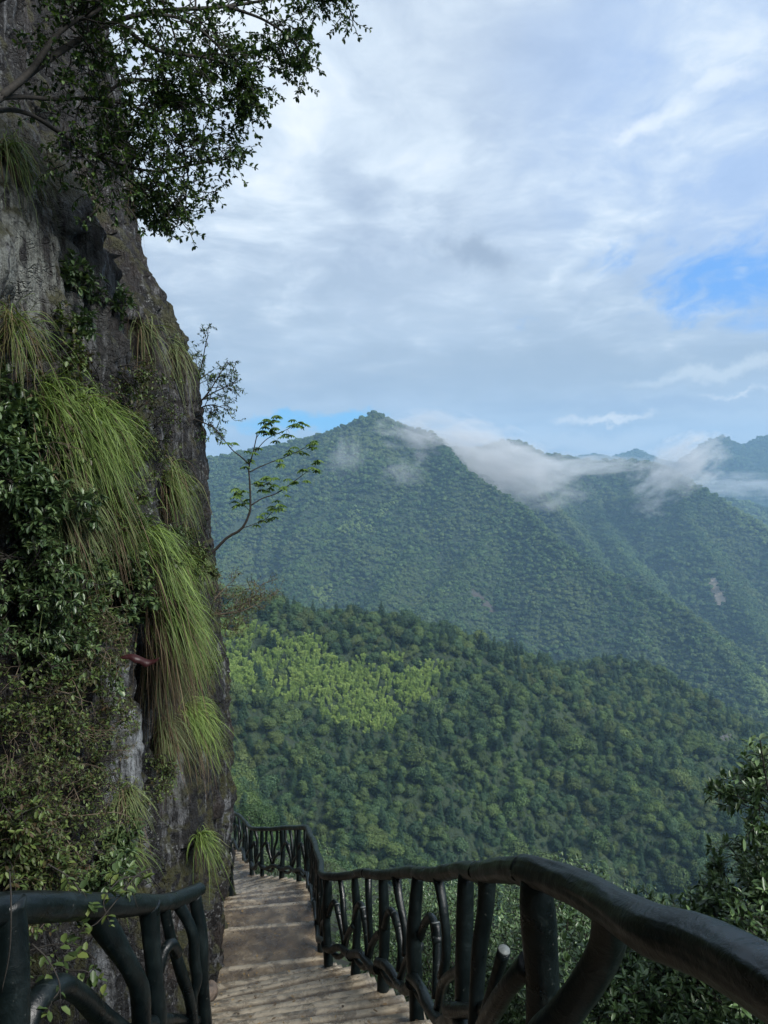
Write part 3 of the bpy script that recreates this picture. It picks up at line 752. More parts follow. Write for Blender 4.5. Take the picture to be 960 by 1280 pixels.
# ------------------------------------------------------------------ cliff
foot = np.array([(-4.2, -5), (-3.5, -1), (-3.0, 1.5), (-2.5, 3), (-2.15, 4), (-1.92, 5.2), (-1.98, 7), (-2.30, 9), (-2.52, 11), (-2.70, 12.5), (-2.98, 13.4), (-3.9, 14.5), (-5.6, 15.9), (-8, 17.6), (-13, 21)])
FS = smooth_path(np.c_[foot, np.zeros(len(foot))], 3000)[:, :2]
fa = np.concatenate([[0], np.cumsum(np.linalg.norm(np.diff(FS, axis=0), axis=1))])
ft = norm(np.gradient(FS, axis=0)); fn = np.stack([ft[:, 1], -ft[:, 0]], 1)     # outward (to the valley side)
s_dense0 = np.interp(2.6, FS[:, 1], fa); s_dense1 = np.interp(14.6, FS[:, 1], fa)
sv = np.concatenate([np.linspace(0, s_dense0, 60)[:-1], np.arange(s_dense0, s_dense1, .026), np.linspace(s_dense1, fa[-1], 60)[1:]])
zv = np.concatenate([np.arange(-11.5, -7.0, .08), np.arange(-7.0, 7.6, .034), np.arange(7.6, 13.5, .15)])
SS, ZZ = np.meshgrid(sv, zv, indexing='ij')
fx = np.interp(SS, fa, FS[:, 0]); fy = np.interp(SS, fa, FS[:, 1]); nx_ = np.interp(SS, fa, fn[:, 0]); ny_ = np.interp(SS, fa, fn[:, 1])
lean_z = [-12, -7, -4.5, -1.3, .3, 1.9, 2.5, 3.1, 4.0, 6, 9, 11, 13.5]
lean_x = [.25, 0.0, -.06, -.22, -.33, -.52, -.84, -1.15, -1.40, -1.62, -2.1, -3.2, -9]
LN = np.interp(ZZ, lean_z, lean_x)
wS = SS + .5 * fbm(SS * .3, ZZ * .4, oct=3, seed=60)
disp = .36 * fbm(wS * .55, ZZ * .16, oct=3, seed=61) + .28 * fbm(wS * 1.5, ZZ * .30, oct=4, seed=62, ridged=True) + .13 * fbm(wS * 4.5, ZZ * .9, oct=4, seed=63, ridged=True, gain=.6) + .045 * fbm(wS * 12, ZZ * 4.5, oct=3, seed=64, ridged=True) + .030 * fbm(wS * 26, ZZ * 11, oct=2, seed=59)
# horizontal ledges and broken blocks
lw = ZZ * .9 + .35 * fbm(SS * .8, ZZ * .5, oct=3, seed=65)
disp += .07 * (np.abs((lw % 1) - .5) * 2 - .5) * sstep(-.2, .4, fbm(SS * .5, ZZ * .3, oct=2, seed=66))
blk = _hash(np.floor(wS * 2.6 + .5 * np.floor(ZZ * 1.1)), np.floor(ZZ * 1.1 + .4 * fbm(SS, ZZ, oct=2, seed=2)), np.zeros_like(SS), 67)
disp += .08 * blk
nck = fbm(wS * 1.7, ZZ * .22, oct=3, seed=69); disp -= .20 * np.exp(-(nck / .045)**2) * sstep(-.3, .3, fbm(SS * .6, ZZ * .35, oct=2, seed=70))
nck = fbm(wS * 4.5, ZZ * .5, oct=3, seed=71); disp -= .08 * np.exp(-(nck / .05)**2)
corner = np.exp(-((fy - 13.0) / 1.2)**2)
disp = disp * (1 - .35 * corner)
off = LN + disp - .16
CX = fx + nx_ * off; CY = fy + ny_ * off * .6; CZ = ZZ + .05 * fbm(SS * 3, ZZ * 3, oct=2, seed=68)
cl_ = Acc(); n1_, n2_ = CX.shape
i = np.arange(n1_ - 1)[:, None] * n2_ + np.arange(n2_ - 1)[None]
cl_.add(np.stack([CX, CY, CZ], -1), [np.stack([i, i + n2_, i + n2_ + 1, i + 1], -1).reshape(-1, 4)])
rm, t, b = mat('weathered_rock')
g = N(t, 'ShaderNodeNewGeometry'); pos = g.outputs['Position']
def mapped(sc, loc=(0, 0, 0)):
    m_ = N(t, 'ShaderNodeMapping'); L(t, pos, m_.inputs[0]); m_.inputs['Scale'].default_value = sc; m_.inputs['Location'].default_value = loc; return m_.outputs[0]
big = noise(t, mapped((1, .6, .35)), 1.3, 7, .6, .4)
streak = noise(t, mapped((3.2, 3.2, .16)), 1.9, 7, .62, .3)
fine = noise(t, mapped((1, 1, .55)), 14, 8, .68)
c = ramp(t, big, [(.30, (.014, .015, .018)), (.46, (.030, .030, .033)), (.58, (.055, .051, .050)), (.72, (.095, .080, .068))])
c = mixc(t, ramp(t, fine, [(.42, .75), (.62, 0.0)]), c, (.016, .015, .015))
st2 = noise(t, mapped((5.5, 5.5, .35), (4, 4, 4)), 2.4, 8, .7, .5)
c = mixc(t, ramp(t, st2, [(.42, .9), (.54, 0.0)]), c, (.009, .009, .011))
c = mixc(t, ramp(t, streak, [(.565, 0.0), (.63, .7)]), c, (.42, .42, .42))
# pale lichen specks
vo = N(t, 'ShaderNodeTexVoronoi'); vo.inputs['Scale'].default_value = 9; L(t, mapped((1, 1, .7)), vo.inputs['Vector'])
lm = math_(t, 'MULTIPLY', ramp(t, noise(t, pos, 22, 6, .75), [(.55, 0.0), (.62, 1.0)]), ramp(t, noise(t, mapped((1, 1, .8), (3, 1, 2)), 1.5, 5, .6), [(.48, 0.0), (.62, 1.0)]))
c = mixc(t, math_(t, 'MULTIPLY', lm, .8), c, (.70, .70, .66))
# brown and rust stains lower down
c = mixc(t, math_(t, 'MULTIPLY', ramp(t, noise(t, mapped((1, 1, .5), (9, 2, 5)), 1.6, 5, .6), [(.5, 0.0), (.68, 1.0)]), .6), c, (.085, .052, .034))
def cracks(sc, scale, w):
    v_ = N(t, 'ShaderNodeTexVoronoi', feature='DISTANCE_TO_EDGE'); v_.inputs['Scale'].default_value = scale
    dm = N(t, 'ShaderNodeTexNoise'); dm.inputs['Scale'].default_value = 3.0; dm.inputs['Detail'].default_value = 5; L(t, pos, dm.inputs['Vector'])
    vv = vmath(t, 'ADD', mapped(sc), vmath(t, 'MULTIPLY', vmath(t, 'SUBTRACT', dm.outputs['Color'], (.5, .5, .5)), (1.3, 1.3, .9)))
    L(t, vv, v_.inputs['Vector']); return ramp(t, v_.outputs['Distance'], [(0.0, 0.0), (w, 1.0)])
ck1 = cracks((1, 1, .13), 2.2, .035); ck2 = cracks((1, 1, .16), 7.0, .05)
ckm = ramp(t, noise(t, mapped((1, 1, .6), (7, 7, 7)), 1.7, 4, .6), [(.42, 0.0), (.60, 1.0)])
ck = math_(t, 'MULTIPLY', ck1, math_(t, 'ADD', math_(t, 'MULTIPLY', ck2, .5), .5))
ck = math_(t, 'MAXIMUM', ck, math_(t, 'SUBTRACT', 1.0, ckm))
c = mixc(t, math_(t, 'ADD', math_(t, 'MULTIPLY', ck, .75), .25), (.008, .008, .009), c)
# mineral-white water streaks in two places down the face
sp = N(t, 'ShaderNodeSeparateXYZ'); L(t, pos, sp.inputs[0])
def band(y0, w, z0, z1, seed):
    e = math_(t, 'ABSOLUTE', math_(t, 'SUBTRACT', math_(t, 'ADD', sp.outputs[1], math_(t, 'MULTIPLY', math_(t, 'SUBTRACT', noise(t, mapped((0, 0, .8), (0, 0, seed)), 2, 3), .5), .5)), y0))
    f = ramp(t, math_(t, 'DIVIDE', e, w), [(.2, 1.0), (1.0, 0.0)])
    za = ramp(t, math_(t, 'ADD', math_(t, 'DIVIDE', sp.outputs[2], 20), .5), [(.5 + z0 / 20 - .01, 0.0), (.5 + z0 / 20 + .02, 1.0), (.5 + z1 / 20 - .02, 1.0), (.5 + z1 / 20, 0.0)])
    return math_(t, 'MULTIPLY', math_(t, 'MULTIPLY', f, za), ramp(t, noise(t, mapped((6, 6, .5)), 3.2, 6, .65), [(.40, 0.0), (.58, 1.0)]))
c = mixc(t, band(5.62, .15, -4.4, -1.0, 1), c, (.60, .62, .62))
c = mixc(t, math_(t, 'MULTIPLY', band(4.9, .9, .8, 5.0, 4), .9), c, (.46, .47, .40))
# moss on ledges and damp hollows
sn = N(t, 'ShaderNodeSeparateXYZ'); L(t, g.outputs['Normal'], sn.inputs[0])
mm = math_(t, 'ADD', math_(t, 'MULTIPLY', sn.outputs[2], .35), noise(t, mapped((1, 1, .7), (2, 7, 1)), 2.1, 6, .65))
lowm_ = ramp(t, math_(t, 'ADD', math_(t, 'DIVIDE', sp.outputs[2], 20), .5), [(.30, .08), (.44, 0.0)])
mm = math_(t, 'ADD', mm, lowm_)
c = mixc(t, ramp(t, mm, [(.60, 0.0), (.70, .9)]), c, mixc(t, noise(t, pos, 12, 3), (.030, .034, .010), (.115, .105, .022)))
c = mixc(t, 1.0, c, (.44, .46, .49), 'MULTIPLY')
L(t, c, b.inputs['Base Color'])
L(t, ramp(t, fine, [(.4, .45), (.65, .85)]), b.inputs['Roughness']); b.inputs['Specular IOR Level'].default_value = .45
bp = N(t, 'ShaderNodeBump'); bp.inputs[0].default_value = 1.0; bp.inputs[1].default_value = .09
L(t, math_(t, 'ADD', math_(t, 'MULTIPLY', ck, .6), math_(t, 'ADD', fine, math_(t, 'MULTIPLY', noise(t, mapped((4, 4, .6)), 4, 6, .6), 1.2))), bp.inputs['Height']); L(t, bp.outputs[0], b.inputs['Normal'])
tag(cl_.build('cliff', rm, smooth=False), 'dark weathered rock cliff rising beside the path', 'cliff', kind='structure')
CPX, CPY = topx(CX, np.maximum(CY, .1), CZ)
def on_cliff(px, py, r=9):
    """nearest point of the cliff seen in this direction, and its outward normal"""
    m = (np.abs(CPX - px) < r) & (np.abs(CPY - py) < r) & (CY > 2.0)
    if not m.any():
        m = np.zeros_like(m); k = np.argmin(np.where(CY > 2.0, (CPX - px)**2 + (CPY - py)**2, 1e12)); m.ravel()[k] = True
    idx = np.flatnonzero(m.ravel()); k = idx[np.argmin(CY.ravel()[idx])]
    return np.array([CX.ravel()[k], CY.ravel()[k], CZ.ravel()[k]]), np.array([nx_.ravel()[k], ny_.ravel()[k], 0.0])
# ------------------------------------------------------------------ the branch-shaped railing
rail_m, t, b = mat('dark_painted_rail')
tc_ = N(t, 'ShaderNodeNewGeometry'); pos = tc_.outputs['Position']
na_ = noise(t, pos, 5, 7, .65, .8); nb_ = noise(t, pos, 110, 5, .7); nc_ = noise(t, pos, 16, 6, .6, 1.5)
c = ramp(t, na_, [(.35, (.0016, .0030, .0036)), (.55, (.0030, .0062, .0068)), (.72, (.007, .013, .014))])
c = mixc(t, ramp(t, nc_, [(.60, 0.0), (.72, .5)]), c, (.020, .027, .026))
c = mixc(t, ramp(t, noise(t, pos, 45, 3, .5), [(.70, 0.0), (.74, .7)]), c, (.07, .075, .07))
L(t, c, b.inputs['Base Color'])
L(t, ramp(t, na_, [(.35, .26), (.65, .50)]), b.inputs['Roughness']); b.inputs['Specular IOR Level'].default_value = .32
bp = N(t, 'ShaderNodeBump'); bp.inputs[0].default_value = .5; bp.inputs[1].default_value = .008
L(t, math_(t, 'ADD', math_(t, 'MULTIPLY', nb_, .25), nc_), bp.inputs['Height']); L(t, bp.outputs[0], b.inputs['Normal'])
cut_m, t, b = mat('pale_cut_end')
g = N(t, 'ShaderNodeNewGeometry')
L(t, ramp(t, noise(t, g.outputs['Position'], 60, 4), [(.3, (.06, .07, .07)), (.7, (.13, .145, .145))]), b.inputs['Base Color']); b.inputs['Roughness'].default_value = .6

def limb(name, pts, r0, r1, parent, seg=14, n=None, lump=.10, seed=0, cut=False, flare=0, flare_top=0):
    p = np.array([list(q) for q in pts]); ln = np.linalg.norm(np.diff(p, axis=0), axis=1).sum()
    n = n or int(max(8, ln / .03)); q = smooth_path(p, n); u = np.linspace(0, 1, n)
    r = r0 + (r1 - r0) * u
    r = r * (1 + .06 * np.sin(u * ln * 9 + seed) + flare_top * np.exp(-u * ln / .07) + flare * np.exp(-(1 - u) * ln / .08))
    acc = Acc(); tube(acc, q, r, seg, lump, 5, seed)
    o = acc.build(name, rail_m, parent)
    if cut:
        tdir = norm(q[-1] - q[-3]); a = Acc()
        tube(a, [q[-1] - tdir * .002, q[-1] + tdir * .006], [r[-1] * 1.0, r[-1] * .93], 18)
        a.build('cut_end', cut_m, o, smooth=False)
    return o

def rail_at_y(Y):            # arc position where the valley-side rail line is at distance Y
    return float(np.interp(Y, RS[:, 1], arc))
def RPnt(s): return np.array([np.interp(s, arc, RS[:, 0]), np.interp(s, arc, RS[:, 1]), np.interp(s, arc, RS[:, 2])])
def FZ(s): return float(np.interp(s, arc, floor_s))

rr = tag(empty('branch_railing', RPnt(rail_at_y(6)) - [0, 0, 1.06]), 'long dark railing shaped like branches along the valley edge of the steps', 'railing')
base = np.array(rr.location)
def loc(p): return [np.array(q) - base for q in p]
# handrail in lengths that butt at slight collars, thicker towards the viewer
s0, s1 = rail_at_y(.2), arc[-1]
def rad_at(Y): return float(np.interp(Y, [0, 1.2, 1.6, 2.0, 2.6, 3.6, 5, 8, 14], [.056, .052, .050, .047, .044, .042, .041, .041, .043]))
cuts = [s0] + [rail_at_y(v) for v in (2.42, 3.25, 4.6, 6.6, 8.35, 11.4, 13.6, 16.2)] + [s1]
for k, (a, b2) in enumerate(zip(cuts[:-1], cuts[1:])):
    n = int((b2 - a) / (.02 if k < 3 else .05)) + 4
    ss = np.linspace(a - .012, b2 + .012, n); pts = np.stack([RPnt(s) for s in ss])
    lump_xy = .010 if k < 5 else .006
    pts[:, 0] += lump_xy * np.array([math.sin(s * 3.3) for s in ss]); pts[:, 2] += lump_xy * np.array([math.sin(s * 4.1 + 1) for s in ss])
    r = np.array([rad_at(p[1]) for p in pts]); u = ss - a; r = r * (1 + .07 * np.exp(-np.abs(u) / .035) + .05 * np.exp(-np.abs(b2 - ss) / .05))
    acc = Acc(); tube(acc, pts - base, r, 48 if k < 3 else 16, .15 if k < 4 else .13, 5, 5 + k)
    acc.build('handrail', rail_m, rr)
# posts: distances read off the photograph
postY = [.62, 2.32, 3.55, 4.95, 6.05, 7.1, 8.05, 9.1, 10.2, 11.3, 12.5, 13.35, 14.35, 15.3, 15.95, 17.6, 19.4, 21.5]
for k, Y in enumerate(postY):
    s = rail_at_y(Y); p = RPnt(s); r = float(np.interp(Y, [.5, 2.3, 3.5, 5, 8, 16], [.050, .051, .047, .044, .042, .042])) * (1 + .10 * math.sin(k * 2.3))
    j = .03 * math.sin(k * 1.7)
    limb('post', loc([p - [0, 0, .010], p + [j, .5 * j, -.45], (p[0] + .4 * j, p[1], FZ(s) + .25), (p[0], p[1], FZ(s) - .12)]), r, r * 1.10, rr, 18 if Y < 5 else 12, lump=.12, seed=k, flare=.35, flare_top=-.22)
# lower rail, swelling over each post
for k in range(1, len(postY) - 1):
    a, b2 = rail_at_y(postY[k]), rail_at_y(postY[k + 1]); q = []
    for u in np.linspace(0, 1, 6):
        s = a + (b2 - a) * u; p = RPnt(s); h = .30 + .05 * math.sin(u * math.pi * 2 + k) - .06 * math.sin(u * math.pi)
        q.append((p[0] - .035, p[1], FZ(s) + h))
    limb('lower_rail', loc(q), .036, .034, rr, 14, lump=.16, seed=40 + k, flare=.35, flare_top=.35)
# crooked branches filling each bay: (along bay, height over floor)
bays = {
    'thin': [(.56, 1.06), (.46, .86), (.40, .62), (.40, .44)],
    'stub': [(.46, .30), (.52, .46), (.60, .66), (.64, .74)],
    'elbow': [(.57, .62), (.70, .76), (.84, .74), (.98, .62)],
    'zig': [(.03, .56), (.22, .50), (.38, .40), (.46, .26), (.58, .18), (.78, .19), (.99, .26)],
}
def bay_branch(kind, k, r, cut=False, mir=False, seg=12, scale=1.0, dz=0.0):
    a, b2 = rail_at_y(postY[k]), rail_at_y(postY[k + 1]); q = []
    for u, h in bays[kind]:
        if mir: u = 1 - u
        u = u + .04 * math.sin(k * 3 + h * 5); s = a + (b2 - a) * u; p = RPnt(s); q.append((p[0] + .012 * math.sin(k + h * 9), p[1], min(FZ(s) + h * scale + dz, p[2] - .01) if h < 1 else p[2] - .02))
    return limb('branch', loc(q), r, r * .88, rr, seg, lump=.16, seed=70 + k * 5 + len(kind), cut=cut, flare_top=.2, flare=0 if cut else .2)
for k in range(2, len(postY) - 2):
    near = k < 7
    bay_branch('thin', k, .030, seg=12)
    bay_branch('stub', k, .033, cut=near)
    bay_branch('elbow', k, .028); bay_branch('zig', k, .030)
    if k in (6, 7, 8, 9, 11, 12):
        bays['x'] = [(.80, 1.06), (.76, .8), (.66, .62), (.55, .52)]; bay_branch('x', k, .026)
        bays['x2'] = [(.22, 1.06), (.20, .84), (.27, .66), (.30, .5)]; bay_branch('x2', k, .026)
# first bay by the viewer: a forked brace under the handrail and a sawn stub
p = P
limb('brace', loc([p(764, 1128, 1.83), p(758, 1180, 1.87), p(738, 1222, 1.92), p(705, 1268, 1.98), p(668, 1310, 2.05), p(600, 1420, 2.2)]), .047, .043, rr, 24, lump=.16, seed=3, flare_top=.0)
limb('branch', loc([p(598, 1330, 2.75), p(607, 1270, 2.72), p(618, 1232, 2.68), p(630, 1188, 2.64)]), .026, .023, rr, 18, lump=.08, seed=8, cut=True)
limb('branch', loc([p(588, 1330, 2.9), p(612, 1270, 2.6), p(640, 1228, 2.42), p(662, 1205, 2.36)]), .034, .032, rr, 18, lump=.12, seed=9, flare=.3)
limb('branch', loc([p(608, 1092, 3.1), p(607, 1130, 3.1), p(600, 1180, 3.12), p(596, 1240, 3.12), p(592, 1310, 3.1)]), .032, .034, rr, 16, lump=.14, seed=12, flare_top=.5)
limb('branch', loc([p(560, 1262, 3.6), p(590, 1264, 3.3), p(612, 1262, 3.0)]), .034, .034, rr, 14, lump=.12, seed=14)

# ------------------------------------------------------------------ short railing on the cliff side
lr = tag(empty('branch_railing', P(120, 1130, 3.6) - Vector((0, 0, .95))), 'short dark railing between the steps and the cliff, creeper trailing over it', 'railing')
base = np.array(lr.location)
hl = [p(-190, 1165, 2.3), p(-80, 1148, 2.55), p(0, 1137, 2.80), p(60, 1133, 3.1), p(130, 1132, 3.6), p(175, 1131, 4.1), p(208, 1128, 4.6), p(232, 1120, 5.0), p(249, 1112, 5.3)]
q = smooth_path([list(v) for v in hl], 130); r = np.interp(np.linspace(0, 1, 130), [0, .35, .6, .9, 1], [.06, .060, .055, .050, .046])
acc = Acc(); tube(acc, q - base, r, 36, .14, 4, 21); acc.build('handrail', rail_m, lr)
limb('post', loc([p(8, 1128, 2.83), p(14, 1165, 2.82), p(16, 1230, 2.80), p(16, 1330, 2.78), p(14, 1450, 2.76)]), .052, .078, lr, 24, lump=.12, seed=31, flare_top=.45)
limb('branch', loc([p(118, 1138, 3.6), p(138, 1170, 3.65), p(160, 1205, 3.75), p(174, 1235, 3.85), p(177, 1275, 3.9), p(178, 1340, 3.95)]), .055, .046, lr, 20, lump=.12, seed=32, flare_top=.5)
limb('post', loc([p(186, 1130, 4.25), p(189, 1170, 4.25), p(193, 1220, 4.27), p(197, 1275, 4.28), p(198, 1350, 4.3)]), .052, .050, lr, 20, lump=.10, seed=33, flare_top=.2)
limb('branch', loc([p(205, 1132, 4.55), p(213, 1172, 4.6), p(226, 1215, 4.7), p(237, 1250, 4.8), p(241, 1285, 4.85)]), .034, .036, lr, 16, lump=.14, seed=34)
limb('branch', loc([p(222, 1128, 4.85), p(240, 1165, 4.9), p(243, 1200, 4.95), p(246, 1225, 4.97), p(241, 1250, 4.95), p(242, 1290, 4.95)]), .040, .034, lr, 16, lump=.14, seed=35)
limb('post', loc([p(243, 1118, 5.2), p(250, 1165, 5.2), p(253, 1220, 5.2), p(257, 1285, 5.2), p(258, 1340, 5.2)]), .048, .046, lr, 16, lump=.10, seed=36)
limb('branch', loc([p(199, 1215, 4.3), p(205, 1190, 4.35), p(214, 1180, 4.4), p(222, 1192, 4.5)]), .034, .030, lr, 14, lump=.14, seed=37)
limb('branch', loc([p(28, 1300, 2.9), p(45, 1253, 3.0), p(75, 1232, 3.15), p(102, 1245, 3.35), p(125, 1268, 3.55), p(160, 1292, 3.8)]), .050, .044, lr, 20, lump=.13, seed=38)
limb('lower_rail', loc([p(165, 1290, 3.9), p(190, 1278, 4.2), p(215, 1275, 4.55), p(245, 1276, 5.1)]), .040, .034, lr, 16, lump=.16, seed=39)
# a slim dark post stands where the path rounds the rock
sp_ = tag(empty('railing_post', (0, 0, 0)), 'slim dark post at the foot of the rock where the path bends away', 'post')
s = rail_at_y(13.0); c0 = P(287, 1118, 12.4); sp_.location = c0
base = np.array(c0); limb('post', loc([P(287, 1050, 12.4), P(288, 1085, 12.4), P(288, 1130, 12.4)]), .045, .05, sp_, 12, seed=44); 
limb('branch', loc([P(287, 1062, 12.4), P(290, 1078, 12.3), P(288, 1098, 12.35)]), .025, .022, sp_, 10, seed=45)
# ------------------------------------------------------------------ plants near the path
leaf_dark = leafmat('glossy_dark_leaf', (.022, .044, .018), (.050, .088, .034), (.125, .175, .070), .38, .18, .15, .5)
leaf_bush = leafmat('glossy_bush_leaf', (.030, .060, .024), (.064, .116, .042), (.14, .21, .09), .36, .18, .25, .5)
leaf_tree = leafmat('overhanging_leaf', (.018, .040, .012), (.042, .084, .022), (.095, .150, .036), .42, .22, .1, .45)
leaf_light = leafmat('light_sapling_leaf', (.060, .120, .030), (.110, .190, .045), (.170, .260, .070), .5, .4, .1, .35)
leaf_mixed = leafmat('mixed_shrub_leaf', (.055, .034, .018), (.040, .072, .022), (.11, .15, .04), .5, .2, .1, .35)
grass_m = leafmat('hanging_grass_blade', (.13, .095, .05), (.070, .120, .026), (.19, .27, .065), .55, .30, .1, .3)
grass_d = leafmat('dark_sedge_blade', (.11, .08, .045), (.075, .10, .036), (.15, .19, .07), .6, .2, .1, .3)
thatch_m = leafmat('dead_thatch', (.05, .035, .022), (.11, .08, .05), (.20, .155, .095), .8, .1, .1, .2)
twig_m = barkmat('dark_twig', (.009, .008, .006), (.024, .020, .016), 60)
dry_m = barkmat('dry_twig', (.06, .042, .028), (.13, .10, .07), 60)
red_m = leafmat('withered_leaf', (.022, .006, .007), (.032, .008, .009), (.05, .012, .012), .45, .15, .1, .4)

def polyline(p0, d, length, n, wander, g, droop=0.0):
    pts = [np.array(p0, float)]; d = np.array(d, float) / np.linalg.norm(d)
    for i in range(n):
        d = d + wander * g.normal(size=3) + [0, 0, -droop]; d /= np.linalg.norm(d); pts.append(pts[-1] + d * length / n)
    return np.array(pts)
class Plant:
    def __init__(s, seed): s.w = Acc(); s.l = Acc(); s.g = np.random.default_rng(seed)
    def wood(s, pts, r0, r1, seg=6): tube(s.w, pts, np.linspace(r0, r1, len(pts)), seg)
    def twigleaves(s, pts, n, L_, W_, spread=.9, tip=4, fold=.25, droop=.15, tint=None, up=.5):
        """leaves alternating along a twig, with a whorl at its tip"""
        g = s.g; k = len(pts) - 1
        u = np.concatenate([g.uniform(.25, 1, n), np.full(tip, 1.0)]) * k; i = np.minimum(u.astype(int), k - 1)
        c = pts[i] + (pts[i + 1] - pts[i]) * (u - i)[:, None]; d0 = norm(pts[i + 1] - pts[i])
        side = rdir(len(u), g); side = norm(side - d0 * (side * d0).sum(1, keepdims=True))
        d = norm(d0 * g.uniform(.2, .9, (len(u), 1)) + side * spread)
        nr_ = norm(np.cross(d, np.cross([0, 0, 1.0], d)) + [0, 0, up] + .45 * rdir(len(u), g))
        sz = g.uniform(.45, 1.2, len(u))
        leaves(s.l, c, d, nr_, L_ * sz, W_ * sz, fold, droop, tint=None if tint is None else np.clip(tint + .25 * g.normal(size=len(u)), 0, 1))
    def grow(s, pts, r, length, nsub, lev, leaf, wander=.22, t0=.3, angle=.9, droop=.02, up=.0, bias=None):
        """side branches from a limb; the last generation carries leaves"""
        g = s.g; k = len(pts) - 1
        for j in range(nsub):
            u = (t0 + (1 - t0) * (j + g.random()) / nsub) * k; i = min(int(u), k - 1)
            c = pts[i] + (pts[i + 1] - pts[i]) * (u - i); d0 = norm(pts[i + 1] - pts[i])
            sd = rdir(1, g)[0]; sd = sd - d0 * sd.dot(d0); sd /= np.linalg.norm(sd) + 1e-9
            d = d0 * g.uniform(.3, 1) + sd * angle + [0, 0, up]
            if bias is not None: d = d + np.array(bias) * g.random()
            ln = length * g.uniform(.55, 1.2) * (1 - .35 * u / k); q = polyline(c, d, ln, 6, wander, g, droop)
            s.wood(q, r, r * .45, 5 if lev else 4)
            if lev: s.grow(q, r * .55, length * .5, max(3, int(nsub * .6)), lev - 1, leaf, wander, .2, angle, droop, up)
            if not lev or g.random() < .5: s.twigleaves(q, **leaf)
    def finish(s, name, label, cat, lm, wm=None, group=None, leafname='foliage', woodname='stems', kind=None):
        o = empty(name, (0, 0, 0)); v = np.concatenate(s.w.v if s.w.v else s.l.v); c = v[0].copy(); o.location = c
        for A in (s.w, s.l): A.v = [x - c for x in A.v]
        if s.l.v: s.l.build(leafname, lm, o, smooth=False)
        if s.w.v: s.w.build(woodname, wm or twig_m, o)
        return tag(o, label, cat, group, kind)

def PP(l): return np.array([list(P(*q)) for q in l])
# ---- the tree leaning out over the cliff top
T = Plant(901)
limbs = [
    ([(-160, 230, 4.2), (-60, 160, 4.2), (0, 122, 4.4), (50, 82, 4.6), (115, 41, 4.9), (183, 16, 5.2), (284, 8, 5.6), (360, -5, 5.9), (410, -12, 6.1)], .028, 1.0),
    ([(0, 122, 4.4), (37, 90, 4.5), (78, 37, 4.6), (128, 9, 4.8), (165, -40, 5)], .022, .9),
    ([(150, 27, 5.05), (175, 50, 5.1), (202, 64, 5.2), (257, 72, 5.5), (293, 82, 5.7), (318, 88, 5.8)], .016, .7),
    ([(-60, 160, 4.2), (0, 138, 4.5), (37, 143, 4.7), (73, 165, 4.9), (110, 188, 5.1), (151, 206, 5.3), (197, 214, 5.5), (240, 206, 5.7), (285, 199, 5.9)], .017, .8),
    ([(0, 122, 4.4), (27, 121, 4.55), (69, 124, 4.8), (124, 124, 5.1), (183, 140, 5.4), (225, 178, 5.6), (238, 240, 5.8)], .015, .8),
    ([(183, 16, 5.2), (230, 25, 5.4), (270, 55, 5.6), (300, 95, 5.8), (315, 125, 5.9)], .014, .7),
    ([(284, 8, 5.6), (330, 25, 5.8), (365, 50, 5.9), (380, 75, 6.0)], .012, .6),
    ([(330, -30, 5.8), (380, -20, 6.0), (410, -5, 6.1)], .010, .5),
    ([(110, 188, 5.1), (140, 210, 5.3), (185, 245, 5.5), (220, 280, 5.7)], .010, .5),
    ([(-120, 60, 4.4), (-20, 10, 4.5), (60, -30, 4.6), (140, -70, 4.8)], .022, .9),
    ([(124, 124, 5.1), (160, 100, 5.3), (200, 105, 5.5), (245, 125, 5.7)], .012, .6),
]
lf = dict(n=11, L_=.037, W_=.021, tip=6)
for pts, r, ln in limbs:
    q = smooth_path(PP(pts), 40); T.wood(q, r, .006, 8)
    T.grow(q, max(r * .28, .005), ln * .62, int(7 + 10 * ln), 1, lf, t0=.42, angle=.8, wander=.26, droop=.03)
for c, rad_, n_ in [((75, 45, 4.7), .26, 26), ((85, 150, 4.8), .24, 26), ((110, 55, 4.8), .32, 44), ((150, 95, 5.0), .34, 52), ((140, 235, 5.1), .22, 18), ((60, 100, 4.6), .22, 14), ((125, 165, 5.0), .30, 34), ((90, 200, 4.9), .22, 14), ((175, 190, 5.3), .32, 36), ((200, 40, 5.2), .30, 26), ((260, 30, 5.5), .28, 26), ((350, 45, 5.9), .22, 20), ((210, 250, 5.6), .2, 20), ((205, 125, 5.4), .34, 40), ((255, 165, 5.7), .26, 20), ((215, 215, 5.5), .28, 24), ((170, 150, 5.3), .35, 26), ((130, 215, 5.2), .28, 14), ((230, 110, 5.6), .30, 18), ((110, 130, 5.0), .30, 14), ((340, 20, 5.8), .26, 20), ((305, 100, 5.8), .2, 14), ((235, 250, 5.7), .13, 10)]:
    cc = np.array(list(P(*c)))
    for _ in range(int(n_ * .7)):
        d = rdir(1, T.g)[0]; c0 = cc + d * rad_ * T.g.uniform(.1, .8); q = polyline(c0, d + [.3, 0, -.25], .22, 6, .25, T.g, .05); T.wood(q, .004, .002, 4); T.twigleaves(q, **lf)
T.finish('overhanging_tree', 'small-leaved evergreen tree reaching out across the sky from the cliff top', 'tree', leaf_tree, leafname='crown', woodname='branches')

